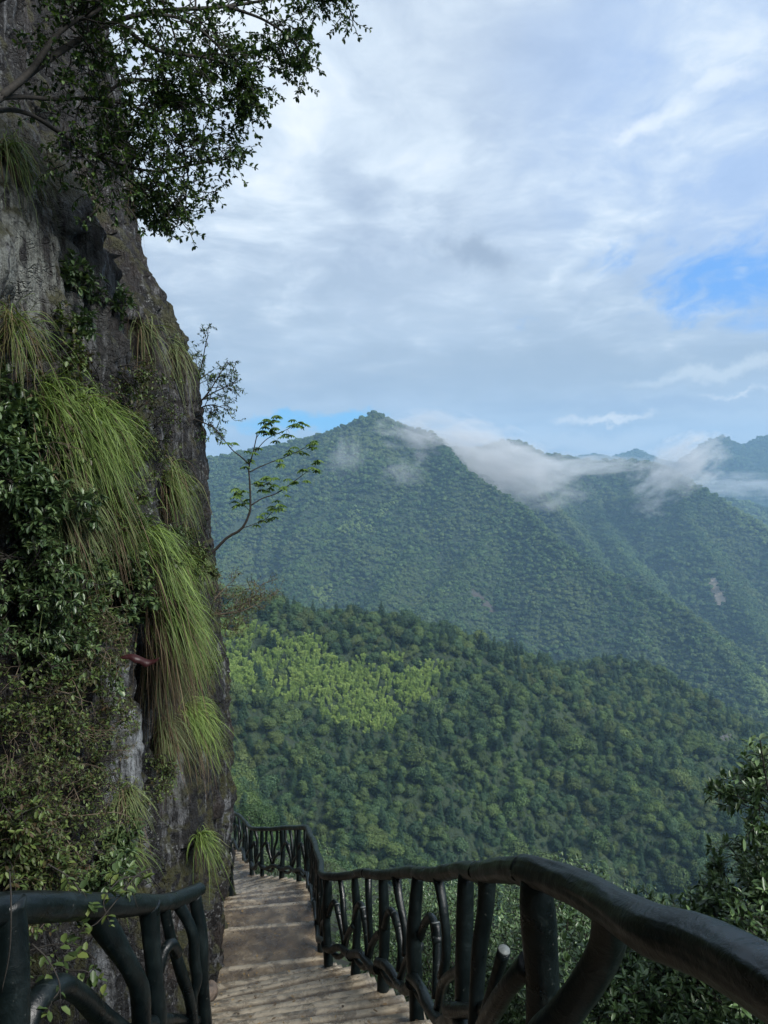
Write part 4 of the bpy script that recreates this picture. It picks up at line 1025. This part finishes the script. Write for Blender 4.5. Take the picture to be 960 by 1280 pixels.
# ---- sapling with light palmate leaves, growing out of the rock
T = Plant(902); Yd = 9.6
main = [(252, 700), (266, 690), (284, 672), (302, 661), (312, 641), (313, 627), (312, 600), (311, 584), (316, 567), (322, 540)]
def lm2(l, dy=0.0): return smooth_path(PP([(a, b, Yd + dy * k) for k, (a, b) in enumerate(l)]), 24)
q = lm2(main); T.wood(q, .022, .006, 7)
twigs = [([(313, 632), (328, 623), (347, 616), (374, 597), (394, 582)], .010), ([(312, 590), (324, 584), (336, 579), (362, 569), (388, 556)], .009), ([(312, 581), (300, 570), (291, 563), (280, 550), (269, 536), (262, 528)], .009),
         ([(317, 567), (330, 552), (340, 545), (356, 538), (372, 530)], .007), ([(300, 661), (318, 655), (333, 648), (345, 632)], .006), ([(320, 548), (330, 535), (342, 526)], .005), ([(313, 640), (303, 628), (296, 615)], .004), ([(313, 605), (325, 608), (338, 602)], .004)]
sprays = []
for l, r in twigs:
    q = lm2(l, .05); T.wood(q, r, .003, 6)
    for u in (.45, .62, .8, .92, 1.0): sprays.append((q[int(u * 23)], q[-1] - q[-4]))
q = lm2(main, 0)
for u in (.8, .9, 1): sprays.append((q[int(u * 23)], q[-1] - q[-4]))
for c, d in sprays:
    if c[0] < -2.02: continue
    for _ in range(3):
        d1 = norm(d) * .6 + rdir(1, T.g)[0] * .8; tw = polyline(c, d1, .09, 3, .2, T.g); T.wood(tw, .002, .001, 3)
        for f in range(2):
            c1 = tw[-1]; n_ = 5; a = (np.arange(n_) - 2) * .62 + .2 * T.g.normal()
            ax = norm(np.array([T.g.normal(), T.g.normal(), -.1])); ay = norm(np.cross([0, 0, 1.0], ax)); dd = np.cos(a)[:, None] * ax + np.sin(a)[:, None] * ay + [0, 0, -.25]
            leaves(T.l, np.tile(c1, (n_, 1)), dd, np.tile([0, 0, 1.0], (n_, 1)) + .3 * rdir(n_, T.g), .10 * (1 - .25 * np.abs(np.arange(n_) - 2) / 2), .026, .2, .2, tint=np.clip(.5 + .3 * T.g.normal(), 0, 1), shape=(.35, .7))
T.finish('sapling', 'slender sapling with sparse light green palmate leaves growing from the cliff edge', 'tree', leaf_light, leafname='leaves', woodname='branches')

# ---- fine-leaved bushes at the cliff edge against the sky
def edge_bush(seed, root, tips, Yd, r, leaf, label, lm, wm=None, sub=12, ln=.35, name='edge_shrub', cat='shrub', bias=None, lev=1, t0=.35):
    T = Plant(seed)
    for tp in tips:
        a, b_ = np.array(root), np.array(tp); mid = (a + b_) / 2 + T.g.normal(size=2) * 6
        q = smooth_path(PP([(*a, Yd), (*mid, Yd + .15 * T.g.normal()), (*b_, Yd + .3 * T.g.normal())]), 16); T.wood(q, r, r * .3, 5)
        T.grow(q, r * .4, ln, sub, lev, leaf, t0=t0, angle=.8, wander=.25, bias=bias)
    return T.finish(name, label, cat, lm, wm, leafname='foliage', woodname='branches')
edge_bush(911, (232, 520), [(258, 425), (285, 450), (296, 478), (280, 510), (262, 465), (268, 535)], 11.8, .018, dict(n=7, L_=.050, W_=.024, tip=3), 'thin dark bush with tiny leaves behind the edge of the cliff, against the sky', leaf_tree, sub=8, ln=.45)
edge_bush(912, (262, 770), [(310, 735), (330, 728), (300, 760), (325, 748), (292, 725), (345, 740), (285, 785)], 8.2, .009, dict(n=4, L_=.030, W_=.010, tip=2), 'brownish twiggy shrub sticking out beside the bamboo slope', leaf_mixed, dry_m, sub=9, ln=.28)

# ---- grass tufts hanging from the rock
def tuft(seed, root, n, length, lm, d0=(1, -.15, .5), spread=.55, droop=1.1, width=.006, base_r=.10, dead=.25, label='', Y=None, out=.05, tint=.62, name='grass_tuft', group='long grass tufts hanging from the cliff'):
    n = int(n * .5); width = width * 1.35; spread = spread * 2.0; base_r = base_r * 1.4
    g = np.random.default_rng(seed)
    if Y is None: c, nn_ = on_cliff(*root); c = c + nn_ * out
    else: c = np.array(list(P(*root, Y)))
    o = empty(name, c); tag(o, label, 'grass tuft', group)
    def blades(n, length, spread, droop, width, tb, ts, dv):
        rows = 9; t = np.linspace(0, 1, rows)
        L_ = length * g.uniform(.45, 1.1, n) ; D = norm(np.array(dv) + spread * rdir(n, g)); B = rdir(n, g) * base_r * g.random((n, 1)); B[:, 0] *= .6
        dr = droop * g.uniform(.6, 1.4, n)
        p = B[:, None] + D[:, None] * (L_[:, None] * t * (1 - .25 * t))[..., None]
        p[..., 2] -= dr[:, None] * L_[:, None] * t**2 * .75
        p[..., 0] += .12 * L_[:, None] * t**2
        side = norm(np.cross(D, [0, 0, 1.0]) + .5 * rdir(n, g))
        wv = rdir(n, g); p = p + wv[:, None] * (L_[:, None] * .07 * np.sin(t[None] * g.uniform(3, 9, (n, 1)) + g.uniform(0, 6, (n, 1))) * t)[..., None]
        kk = g.random(n) < .22; kt = g.uniform(.4, .8, n); kd = rdir(n, g) * .5 - [0, 0, .5]
        p = p + (kk[:, None] * np.maximum(t[None] - kt[:, None], 0) * L_[:, None] * .9)[..., None] * kd[:, None]
        w = width * g.uniform(.35, 1.5, n)[:, None] * np.clip(1.15 - t**1.6, .08, 1)[None]
        v = np.stack([p + side[:, None] * w[..., None] * .5, p - side[:, None] * w[..., None] * .5], 2).reshape(-1, 3)
        b0 = np.arange(n)[:, None] * rows * 2 + np.arange(rows - 1)[None] * 2; b0 = b0.ravel()
        A = Acc(); A.add(v, [np.stack([b0, b0 + 1, b0 + 3, b0 + 2], 1)], np.repeat(np.clip(tb + ts * g.normal(size=n), .02, 1), rows * 2)); return A
    blades(n, length, spread, droop, width, tint, .2, d0).build('blades', lm, o, smooth=False)
    if dead > 0: blades(int(n * dead), length * .75, spread * 1.1, droop * 1.7, width, .4, .3, (d0[0] * .5, d0[1], -.35)).build('dead_blades', thatch_m, o, smooth=False)
    return o
tuft(1, (48, 515), 1500, 0.56, grass_m, (1, -.1, .55), .42, 1.05, .0055, .20, .25, 'largest bright green grass tuft, arching over the leafy bush high on the cliff', out=.10, tint=.74)
tuft(2, (90, 545), 900, 0.42, grass_m, (1, -.2, .35), .45, 1.15, .005, .16, .3, 'bright grass tuft just below the largest one, its blades drooping to brown rock', out=.10, tint=.66)
tuft(3, (50, 615), 900, 0.45, grass_d, (.8, -.3, -.1), .40, 1.1, .005, .16, .5, 'grey-green sedge hanging straight down beneath the largest grass tuft', out=.12)
tuft(4, (180, 672), 700, 0.52, grass_m, (1, -.05, .42), .42, 1.05, .006, .12, .3, 'fan-shaped grass tuft whose blades arc over towards the bare sapling stem', out=.06, tint=.6)
tuft(5, (195, 745), 1300, 0.5, grass_m, (1, -.2, .25), .42, 1.2, .006, .20, .6, 'long shaggy grass curtain above the withered red leaf', out=.10, tint=.60)
tuft(20, (105, 515), 900, .50, grass_m, (1, 0, .6), .5, 1.0, .0055, .12, .25, 'bright grass tuft pressed against the bare rock, right of the largest one', out=.06, tint=.7)
tuft(22, (120, 610), 700, .50, grass_m, (1, -.1, .4), .5, 1.1, .0055, .14, .5, 'olive grass tuft beside the reddish-stemmed shrub', out=.06, tint=.5)
tuft(23, (228, 765), 800, .48, grass_m, (1, -.05, .4), .5, 1.1, .006, .12, .5, 'olive grass tuft at the cliff edge in front of the bamboo slope', out=.04, tint=.58)
tuft(24, (190, 820), 600, .42, grass_d, (.8, -.2, 0), .5, 1.2, .006, .16, .9, 'tan and olive grass right beside the withered red leaf', out=.08, tint=.45)
tuft(25, (228, 700), 500, .40, grass_m, (1, -.05, .4), .5, 1.1, .006, .10, .4, 'small bright tuft between the fan-shaped one and the grass curtain', out=.04, tint=.62)
tuft(6, (215, 790), 900, 0.4, grass_m, (.9, -.2, -.05), .40, 1.2, .006, .20, .7, 'grass curtain with tan dead blades hanging to the mossy overhang', out=.10, tint=.5)
tuft(7, (228, 900), 800, 0.55, grass_m, (1, -.15, .5), .42, 1.05, .006, .10, .3, 'fresh green grass tuft low on the cliff, spreading over the dark forest beyond', out=.10, tint=.74)
tuft(8, (205, 905), 450, 0.42, grass_d, (.5, -.4, -.3), .45, 1.2, .005, .12, .6, 'brownish grass hanging beside the fresh green tuft low on the cliff', out=.08)
tuft(9, (212, 598), 700, 0.5, grass_m, (1, -.1, .3), .50, 1.2, .006, .22, .4, 'grass tuft trailing from the cliff edge behind the sapling', out=.05, tint=.52)
tuft(10, (175, 235), 500, 0.5, grass_m, (.9, -.1, .45), .45, 1.0, .006, .14, .3, 'thin grass tuft at the top of the cliff beneath the overhanging branches', out=.03, tint=.6)
tuft(11, (8, 180), 500, 0.38, grass_m, (.4, -.2, -.2), .45, 1.2, .005, .12, .3, 'yellowish grass on the pale rock beside the tree limb', out=.06, tint=.55)
tuft(12, (148, 1060), 260, .40, grass_m, (.8, -.4, .6), .60, .8, .0045, .04, .2, 'small spidery grass tuft above the cliffside railing', out=.04, tint=.55)
tuft(13, (250, 1052), 260, .42, grass_m, (.9, -.3, .4), .55, .9, .006, .05, .2, 'tiny grass tuft low on the rock next to the far steps', out=.03, tint=.6)
tuft(14, (185, 415), 260, .55, grass_d, (.6, -.3, 0), .50, 1.2, .006, .18, .3, 'mossy grass patch in the middle of the upper rock face', out=.02)
tuft(15, (222, 440), 260, .5, grass_d, (.8, -.3, 0), .50, 1.2, .006, .14, .3, 'mossy grass fringe on the skyline edge of the upper cliff', out=.02)
tuft(16, (15, 400), 300, .45, grass_m, (.5, -.4, .3), .60, .9, .005, .12, .3, 'short grass on the pale rock above the leafy bush', out=.05, tint=.4)
tuft(17, (150, 985), 260, .35, grass_d, (.7, -.4, .2), .6, .9, .005, .08, .4, 'thin brown grass on the brown rock beside the white water streak', out=.03)
tuft(19, (255, 690), 350, 0.45, grass_m, (1, 0, .2), .5, 1.1, .006, .12, .3, 'ragged grass on the cliff edge around the foot of the sapling', out=-.03, tint=.5)

# ---- leafy shrubs clinging to the rock
def cliff_shrub(seed, root, reach, nst, leaf, label, lm=None, wm=None, d0=(1, -.5, .35), spread=.8, group=None, out=.0, Y=None, name='cliff_shrub', r=.007, lev=1, sub=6, spr=.16, cat='shrub', droop=.05):
    T = Plant(seed); f_ = T.g.uniform(.7, 1.3); leaf = dict(leaf, L_=leaf['L_'] * f_, W_=leaf['W_'] * f_ * T.g.uniform(.75, 1.25))
    if Y is None: c, nn_ = on_cliff(*root); c = c + nn_ * (out - .05)
    else: c = np.array(list(P(*root, Y)))
    for _ in range(nst):
        d = np.array(d0) + spread * rdir(1, T.g)[0]; q = polyline(c + T.g.normal(size=3) * [.04, .12, .12], d, reach * T.g.uniform(.5, 1.15), 8, .16, T.g, droop)
        T.wood(q, r, r * .4, 5); T.grow(q, r * .45, spr, sub, lev, leaf, t0=.3, angle=.9, wander=.2); T.twigleaves(q, **leaf)
    return T.finish(name, label, cat, lm or leaf_dark, wm, group, leafname='foliage', woodname='stems')
LF = dict(n=5, L_=.062, W_=.027, tip=5)
LS = dict(n=4, L_=.034, W_=.018, tip=2)
G = 'shrubs growing on the cliff'
for k, (root, reach, nst, leaf, lm, label) in enumerate([
    ((4, 520), .26, 10, LF, leaf_dark, 'glossy dark shrub at the photo edge level with the largest grass tuft'),
    ((8, 600), .32, 11, LF, leaf_dark, 'glossy shrub at the photo edge below the largest grass tuft'),
    ((30, 660), .42, 13, LF, leaf_dark, 'dense glossy shrub in front of the hanging grey-green sedge'),
    ((75, 720), .38, 10, LF, leaf_mixed, 'shrub with a few rusty leaves among dark sedge'),
    ((15, 745), .42, 13, LF, leaf_dark, 'glossy dark shrub at mid height on the photo edge'),
    ((50, 810), .42, 12, LF, leaf_dark, 'wide glossy shrub with a brown leaf, level with the withered red leaf'),
    ((20, 880), .38, 12, LS, leaf_mixed, 'small-leaved shrub below the glossy ones, among bare brown twigs'),
    ((75, 905), .40, 12, LS, leaf_mixed, 'small-leaved brownish shrub beside the white water streak'),
    ((30, 975), .38, 12, LS, leaf_mixed, 'tangled small-leaved shrub above the thick rail of the short railing'),
    ((95, 985), .36, 10, LS, leaf_mixed, 'thin brownish shrub on brown rock beside the water streak'),
    ((15, 1055), .38, 12, LF, leaf_mixed, 'yellow-green leafed shrub right above the thick rail'),
    ((75, 1065), .36, 12, LS, leaf_mixed, 'low tangled shrub just above the middle of the short railing'),
    ((150, 690), .36, 9, LF, leaf_dark, 'shrub with light-edged leaves between two grass tufts'),
    ((165, 735), .40, 9, LS, leaf_mixed, 'bare-twigged shrub above the withered red leaf'),
    ((110, 360), .25, 4, LF, leaf_dark, 'tiny green sprig alone on the upper rock face'),
    ((160, 470), .35, 8, LS, leaf_mixed, 'small shrub at the foot of the bare upper rock'),
    ((195, 560), .35, 9, LS, leaf_mixed, 'small-leaved shrub between the bare rock and the edge grass'),
    ((130, 620), .40, 9, LS, leaf_mixed, 'reddish-stemmed shrub behind the bright grass'),
    ((100, 840), .40, 10, LS, leaf_mixed, 'twiggy shrub just below the withered red leaf'),
    ((135, 900), .22, 5, LS, leaf_mixed, 'little sprig overlapping the white water streak'),
    ((130, 1085), .32, 8, LF, leaf_dark, 'leafy sprigs resting on the middle of the short railing'),
    ((235, 700), .35, 9, LF, leaf_mixed, 'leafy shrub between the sapling foot and the grass curtain'),
    ((250, 830), .28, 8, LS, leaf_mixed, 'small-leaved shrub on the edge between the grass curtain and the fresh tuft'),
    ((130, 760), .35, 9, LF, leaf_dark, 'glossy shrub beside the withered red leaf, over dark sedge'),
    ((205, 660), .28, 7, LS, leaf_dark, 'small dark-leaved shrub above the fan-shaped grass tuft'),
    ((150, 560), .30, 7, LS, leaf_mixed, 'small shrub on the rock just above the middle of the bright grass'),
    ((190, 960), .25, 7, LS, leaf_mixed, 'sprigs on the mossy brown rock under the grass curtain'),
    ((6, 710), .34, 12, LF, leaf_dark, 'glossy shrub filling the hollow at the photo edge under the edge shrubs'),
    ((40, 610), .30, 9, LF, leaf_dark, 'glossy shrub peeping out under the arching bright grass'),
    ((60, 450), .32, 8, LS, leaf_mixed, 'fine-leaved shrub on the rock above the largest grass tuft'),
]):
    cliff_shrub(1000 + k, root, reach, nst, leaf, label, lm, group=G, out=.05)

# twiggy undergrowth that covers the rock between the shrubs
for k, (root, reach, nst) in enumerate([((60, 780), .5, 16), ((110, 780), .45, 14), ((40, 930), .45, 16), ((60, 1020), .45, 16), ((110, 930), .4, 10), ((110, 560), .5, 12), ((20, 1100), .4, 12)]):
    cliff_shrub(1100 + k, root, reach, nst, dict(n=3, L_=.030, W_=.012, tip=2), ['tangle of thin brown twigs level with the withered red leaf', 'brown twigs hanging beside the grass curtain', 'bare brown twigs low on the photo edge', 'brown twigs above the thick rail', 'brown twigs beside the top of the white water streak',
                'fine twigs behind the largest grass tuft', 'twigs drooping onto the thick rail'][k], leaf_mixed, dry_m, group='bare twiggy shrubs on the cliff', d0=(.7, -.5, -.1), spread=.9, name='twiggy_shrub', r=.004, sub=5, spr=.2)

# withered red leaf caught in the grass
cw = np.array(list(P(150, 822, 4.4))); A = Acc()
rw = 26; t_ = np.linspace(0, 1, rw)
for side in (-1, 1):
    w_ = .040 * np.sin(np.pi * t_)**.7 * (1 + .12 * np.sin(t_ * 22)); cx_ = np.stack([t_ * .235, .02 * np.sin(t_ * 3), .018 * np.sin(t_ * 6.3)], 1)
    e = cx_ + np.stack([0 * t_, side * w_ * .6, -w_ * (1.0 if side < 0 else .75)], 1)
    v = np.stack([cx_, e], 1).reshape(-1, 3); b0 = np.arange(rw - 1) * 2; A.add(v + cw, [np.stack([b0, b0 + 1, b0 + 3, b0 + 2], 1)], .3)
A.v = [v - cw for v in A.v]
o = A.build('withered_leaf', red_m); o.location = cw; sm = o.modifiers.new('thick', 'SOLIDIFY'); sm.thickness = .002
tag(o, 'large dark red withered leaf caught below the grass curtain', 'leaf')

# ---- creeper over the short railing
T = Plant(950)
for l in ([(190, 1085, 3.9), (170, 1095, 3.7), (150, 1120, 3.5), (120, 1155, 3.4), (95, 1165, 3.35), (70, 1175, 3.2)], [(175, 1095, 3.75), (150, 1100, 3.6), (130, 1125, 3.45), (135, 1150, 3.45)], [(60, 1080, 3.3), (90, 1100, 3.35), (105, 1130, 3.3), (95, 1150, 3.3)],
          [(40, 1180, 3.1), (60, 1200, 3.1), (75, 1235, 3.05), (55, 1260, 3.0), (52, 1275, 3.0)], [(30, 1190, 3.2), (70, 1180, 3.3), (100, 1185, 3.4), (120, 1200, 3.5)], [(12, 1090, 2.9), (14, 1130, 2.72), (12, 1190, 2.70), (2, 1240, 2.70)],
          [(60, 1170, 3.5), (80, 1210, 3.5), (110, 1215, 3.5), (128, 1245, 3.6)], [(200, 1110, 4.3), (180, 1090, 4.0), (165, 1105, 3.8), (172, 1135, 3.8)]):
    q = smooth_path(PP(l), 20); T.wood(q, .004, .002, 5)
    if len(l) != 4 or l[0][0] != 12: T.grow(q, .002, .12, 5, 0, dict(n=3, L_=.055, W_=.032, tip=2), t0=.1, angle=.7)
T.finish('creeper', 'leafy creeper trailing over and under the short cliffside railing', 'creeper', leafmat('creeper_leaf', (.03, .05, .02), (.06, .10, .03), (.14, .18, .05), .45, .3, .1, .4), leafname='leaves', woodname='stem')

# ---- bushes on the slope below the valley-side railing
def ground_z(x, y): return float(height(np.array([x]), np.array([y]))[0])
def ball_shrub(seed, c, r, label, leaf, lm=None, n=70, group='shrubs on the slope below the long railing', name='shrub', flat=.8):
    T = Plant(seed); g = T.g; c = np.array(list(P(*c))); gz = ground_z(c[0], c[1]); root = np.array([c[0] + .1, c[1], min(gz, c[2] - r) - .05])
    st = []
    for _ in range(6):
        d = rdir(1, g)[0]; d[2] = abs(d[2]); q = smooth_path([root + g.normal(size=3) * [.08, .08, 0], (root + c) / 2 + d * r * .3, c + d * r * .55], 12); T.wood(q, .014, .006, 6); st.append(q)
    for _ in range(n):
        d = rdir(1, g)[0]; d[2] = d[2] * .8 + .25; d /= np.linalg.norm(d); a = c + d * r * g.uniform(.25, .7) * [1, 1, flat]
        q = polyline(a, d + .5 * rdir(1, g)[0] + [0, 0, .35], r * g.uniform(.25, .45), 5, .18, g); T.wood(q, .004, .002, 4)
        T.twigleaves(q, **leaf)
        for _2 in range(3):
            q2 = polyline(q[2 + _2], d + rdir(1, g)[0] + [0, 0, .3], r * g.uniform(.15, .28), 4, .15, g); T.wood(q2, .003, .0015, 4); T.twigleaves(q2, **leaf)
    return T.finish(name, label, 'shrub', lm or leaf_bush, None, group, leafname='foliage', woodname='branches')
LB = dict(n=5, L_=.062, W_=.024, tip=6)
LC = dict(n=6, L_=.055, W_=.024, tip=5)
for k, (c, r, n_, leaf, label) in enumerate([
    ((950, 1125, 4.6), .42, 66, LB, 'tall rhododendron-like bush rising above the thick handrail'),
    ((985, 1010, 4.4), .42, 70, LB, 'bush top behind the tall one, cut by the photo edge'),
    ((885, 1205, 4.8), .52, 100, LB, 'leafy bush directly beneath the thick handrail'),
    ((1000, 1190, 4.2), .6, 90, LB, 'leafy bush under the thick handrail at the photo edge'),
    ((770, 1255, 4.9), .55, 110, LB, 'bush framed between the forked brace and the thick handrail'),
    ((720, 1225, 6.2), .70, 120, LB, 'bush behind the forked brace'),
    ((850, 1290, 4.6), .50, 90, LB, 'lowest bush under the thick handrail'),
    ((645, 1225, 7.0), .75, 120, LC, 'bush seen between the thickest post and its sawn stub'),
    ((560, 1215, 8.0), .80, 120, LC, 'bush behind the second bay of the railing from the forked brace'),
    ((700, 1160, 9.5), .95, 120, LC, 'paler bush farther down the slope behind the thickest post'),
    ((615, 1165, 10.5), .9, 120, LC, 'bush farther down the slope behind the bent thin branch'),
    ((500, 1225, 8.6), .65, 100, LC, 'bush against the outer side of the middle steps'),
    ((540, 1165, 12), .95, 110, LC, 'small-leaved bush beyond the sawn stubs'),
    ((475, 1175, 11), .65, 90, LC, 'bush in the gaps of the narrow bays near the bend of the path'),
    ((760, 1170, 13), 1.2, 120, LC, 'bush top showing over the others between handrail and brace'),
    ((690, 1290, 6.4), .7, 110, LB, 'bush at the bottom of the photo behind the thickest post'),
    ((610, 1290, 7.0), .7, 100, LC, 'bush at the bottom of the photo behind the lower rail'),
    ((520, 1165, 15), 1.0, 100, LC, 'dim small bush deep in the gap between two posts'),
    ((340, 1085, 18), .55, 60, LC, 'small bush in the far railing where the path bends'),
    ((395, 1090, 17), .7, 60, LC, 'small green bush just outside the bend of the railing'),
    ((800, 1210, 9), .9, 110, LC, 'bush between the two nearest bushes and the slope'),
    ((430, 1140, 14), .75, 70, LC, 'small bush outside the railing where posts crowd together'),
]):
    ball_shrub(1200 + k, c, r, label, leaf, n=n_)
# a single leafy sprig standing up at the photo edge
T = Plant(980)
for l in ([(990, 1075, 3.6), (968, 1020, 3.6), (958, 975, 3.6), (950, 925, 3.6)], [(990, 1075, 3.6), (985, 1010, 3.6), (975, 960, 3.6), (962, 940, 3.6)]):
    q = smooth_path(PP(l), 16); T.wood(q, .006, .003, 6)
    for u in (4, 7, 10, 13, 15): T.twigleaves(q[max(0, u - 3):u + 1], n=4, L_=.060, W_=.024, tip=3)
q = smooth_path([np.array(list(P(990, 1075, 3.6))), np.array(list(P(1010, 1200, 3.7))), np.array([2.3, 3.9, ground_z(2.3, 3.9)])], 12); T.wood(q, .010, .007, 6)
T.finish('sprig', 'thin upright sprig with dark leaves standing clear against the valley', 'plant', leaf_dark, leafname='leaves', woodname='stem')

# ---- fallen leaves and grit on the steps
A = Acc(); n_ = 620
s_ = rng.uniform(4, arc[-1] - 2, n_); cc = []
for v in s_:
    x_, y_, z_, nx1, ny1, _ = at_arc(v); k = int(np.searchsorted([e[0] for e in edges], v) - 1); a_, b2_ = edges[max(k, 0)]; zt = float(at_arc((a_ + b2_) / 2)[2]); o_ = .05 - rng.random()**.6 * 1.42
    cc.append([x_ + nx1 * o_, y_ + ny1 * o_, zt + .018])
cc = np.array(cc); d = rdir(n_); d[:, 2] *= .15
leaves(A, cc, d, np.tile([0, 0, 1.0], (n_, 1)) + .25 * rdir(n_), rng.uniform(.015, .05, n_), rng.uniform(.010, .028, n_), .2, .1)
tag(A.build('fallen_leaves', leafmat('fallen_leaf', (.025, .017, .010), (.09, .06, .03), (.24, .17, .08), .6, .1, 0.0, .3)), 'small brown leaves scattered on the wet steps', 'fallen leaves', kind='stuff')

# ---- loose stones where the path meets the rock
sm_, t, b = mat('brown_stone')
g = N(t, 'ShaderNodeNewGeometry'); L(t, ramp(t, noise(t, g.outputs['Position'], 9, 6, .6), [(.35, (.03, .024, .020)), (.6, (.10, .072, .052))]), b.inputs['Base Color']); b.inputs['Roughness'].default_value = .7
for k, (px0, py0, sx, sy, sz, lb) in enumerate([(264, 1188, .05, .14, .20, 'upright pinkish brown stone at the foot of the rock beside the steps'), (262, 1240, .07, .10, .07, 'low brown stone between the end post of the short railing and the steps'), (284, 1140, .06, .12, .09, 'small brown stone in the corner of the far steps')]):
    fy_ = [8.6, 6.2, 10.9][k]; c0 = P(px0, py0, fy_); me = bpy.data.meshes.new('stone')
    import bmesh
    bm = bmesh.new(); bmesh.ops.create_icosphere(bm, subdivisions=4, radius=1)
    V0 = np.array([v.co[:] for v in bm.verts]); f_ = 1 + .28 * fbm(V0[:, 0] * 1.4 + k * 5, V0[:, 1] * 1.4, V0[:, 2] * 1.4, oct=4, seed=k + 3)
    for v, s1_ in zip(bm.verts, f_): v.co = Vector((v.co.x * sx * s1_, v.co.y * sy * s1_, v.co.z * sz * s1_))
    bm.to_mesh(me); bm.free(); me.materials.append(sm_)
    o = bpy.data.objects.new('stone', me); COL.objects.link(o); o.location = c0; tag(o, lb, 'stone', 'loose stones beside the steps')
#@@HAZE
# ------------------------------------------------------------------ haze and mist
def vol_obj(name, bm_fn, m, label, cat):
    acc = Acc(); bm_fn(acc); o = acc.build(name, m, smooth=False); return tag(o, label, cat, kind='stuff')
def boxacc(x0, x1, y0, y1, z0, z1):
    def f(acc):
        v = [(x, y, z) for x in (x0, x1) for y in (y0, y1) for z in (z0, z1)]
        acc.add(v, [np.array([[0, 1, 3, 2], [4, 6, 7, 5], [0, 4, 5, 1], [2, 3, 7, 6], [0, 2, 6, 4], [1, 5, 7, 3]])])
    return f
HAZE = 0.00015
hm = bpy.data.materials.new('haze_air'); hm.use_nodes = True; t = hm.node_tree; t.nodes.clear()
pv = N(t, 'ShaderNodeVolumePrincipled'); pv.inputs['Color'].default_value = (.42, .70, 1.0, 1); pv.inputs['Density'].default_value = HAZE; pv.inputs['Anisotropy'].default_value = .1
L(t, pv.outputs[0], N(t, 'ShaderNodeOutputMaterial').inputs['Volume'])
zlo = float(TZ.min())
vol_obj('haze', boxacc(-6100, 6100, -6100, 6100, zlo - 1, 420), hm, 'thin bluish haze hanging in the valley air', 'haze')

def mist(c, size, seed, dens, thr=.48, nscale=2.2, label='', soft=1.0, rot=0.0, aniso=(1, 1, 1)):
    acc = Acc(); n1, n2 = 24, 16
    a = np.linspace(0, 2 * np.pi, n1, endpoint=False); e = np.linspace(-np.pi / 2 + .12, np.pi / 2 - .12, n2)
    v = [(math.cos(A) * math.cos(E), math.sin(A) * math.cos(E), math.sin(E)) for E in e for A in a]
    i = np.arange(n2 - 1)[:, None] * n1 + np.arange(n1)[None]; j = np.arange(n2 - 1)[:, None] * n1 + (np.arange(n1)[None] + 1) % n1
    top = [[(n2 - 1) * n1 + k for k in range(n1)]]; bot = [[k for k in reversed(range(n1))]]
    acc.add(v, [np.stack([i, j, j + n1, i + n1], -1).reshape(-1, 4), np.array(top), np.array(bot)])
    m = bpy.data.materials.new('mist_vapour'); m.use_nodes = True; t = m.node_tree; t.nodes.clear()
    tc = N(t, 'ShaderNodeTexCoord'); oc = tc.outputs['Object']
    r = vmath(t, 'LENGTH', oc)
    mp = N(t, 'ShaderNodeMapping'); L(t, oc, mp.inputs[0]); mp.inputs['Location'].default_value = (seed * 3.7, seed, 0); mp.inputs['Scale'].default_value = aniso
    nz = noise(t, mp.outputs[0], nscale, 6, .6, .6)
    f = math_(t, 'SUBTRACT', nz, math_(t, 'ADD', thr - .12, math_(t, 'MULTIPLY', math_(t, 'POWER', r, 2.0), .26 * soft)))
    d = math_(t, 'MULTIPLY', math_(t, 'MULTIPLY', f, 6.0, clamp=True), dens)
    pv = N(t, 'ShaderNodeVolumePrincipled'); pv.inputs['Color'].default_value = (.97, .98, 1, 1); L(t, d, pv.inputs['Density']); pv.inputs['Anisotropy'].default_value = .2
    L(t, pv.outputs[0], N(t, 'ShaderNodeOutputMaterial').inputs['Volume'])
    m.cycles.volume_step_rate = .35
    o = acc.build('mist', m, smooth=False); o.location = c; o.scale = size; o.rotation_euler.y = rot
    return tag(o, label, 'mist', kind='stuff')
mist(P(588, 570, 1690), (240, 110, 95), 1, .019, .44, 3.3, 'thick bank of white mist hiding the saddle between the two summits', rot=R(14))
mist(P(655, 600, 1650), (170, 90, 85), 2, .010, .45, 3.0, 'thinner mist drifting down below the saddle')
mist(P(436, 585, 1560), (55, 50, 90), 3, .007, .46, 3.0, 'faint column of mist left of the main summit', aniso=(1, 1, .6))
mist(P(850, 583, 1850), (150, 90, 80), 4, .017, .45, 3.2, 'mist plume rising over the shoulder of the ridge', rot=R(-28))
mist(P(735, 583, 2150), (190, 80, 42), 5, .012, .45, 2.2, 'low mist lying along the ridge between the saddle and the shoulder')
mist(P(915, 607, 3300), (380, 160, 75), 6, .004, .47, 3.4, 'band of cloud in front of the blue peaks')
mist(P(505, 590, 1500), (60, 40, 40), 7, .008, .48, 3.0, 'small wisp on the face below the main summit')
mist(P(812, 633, 1500), (45, 30, 30), 8, .008, .48, 3.0, 'small wisp in the hollow of the lower face')
#@@END
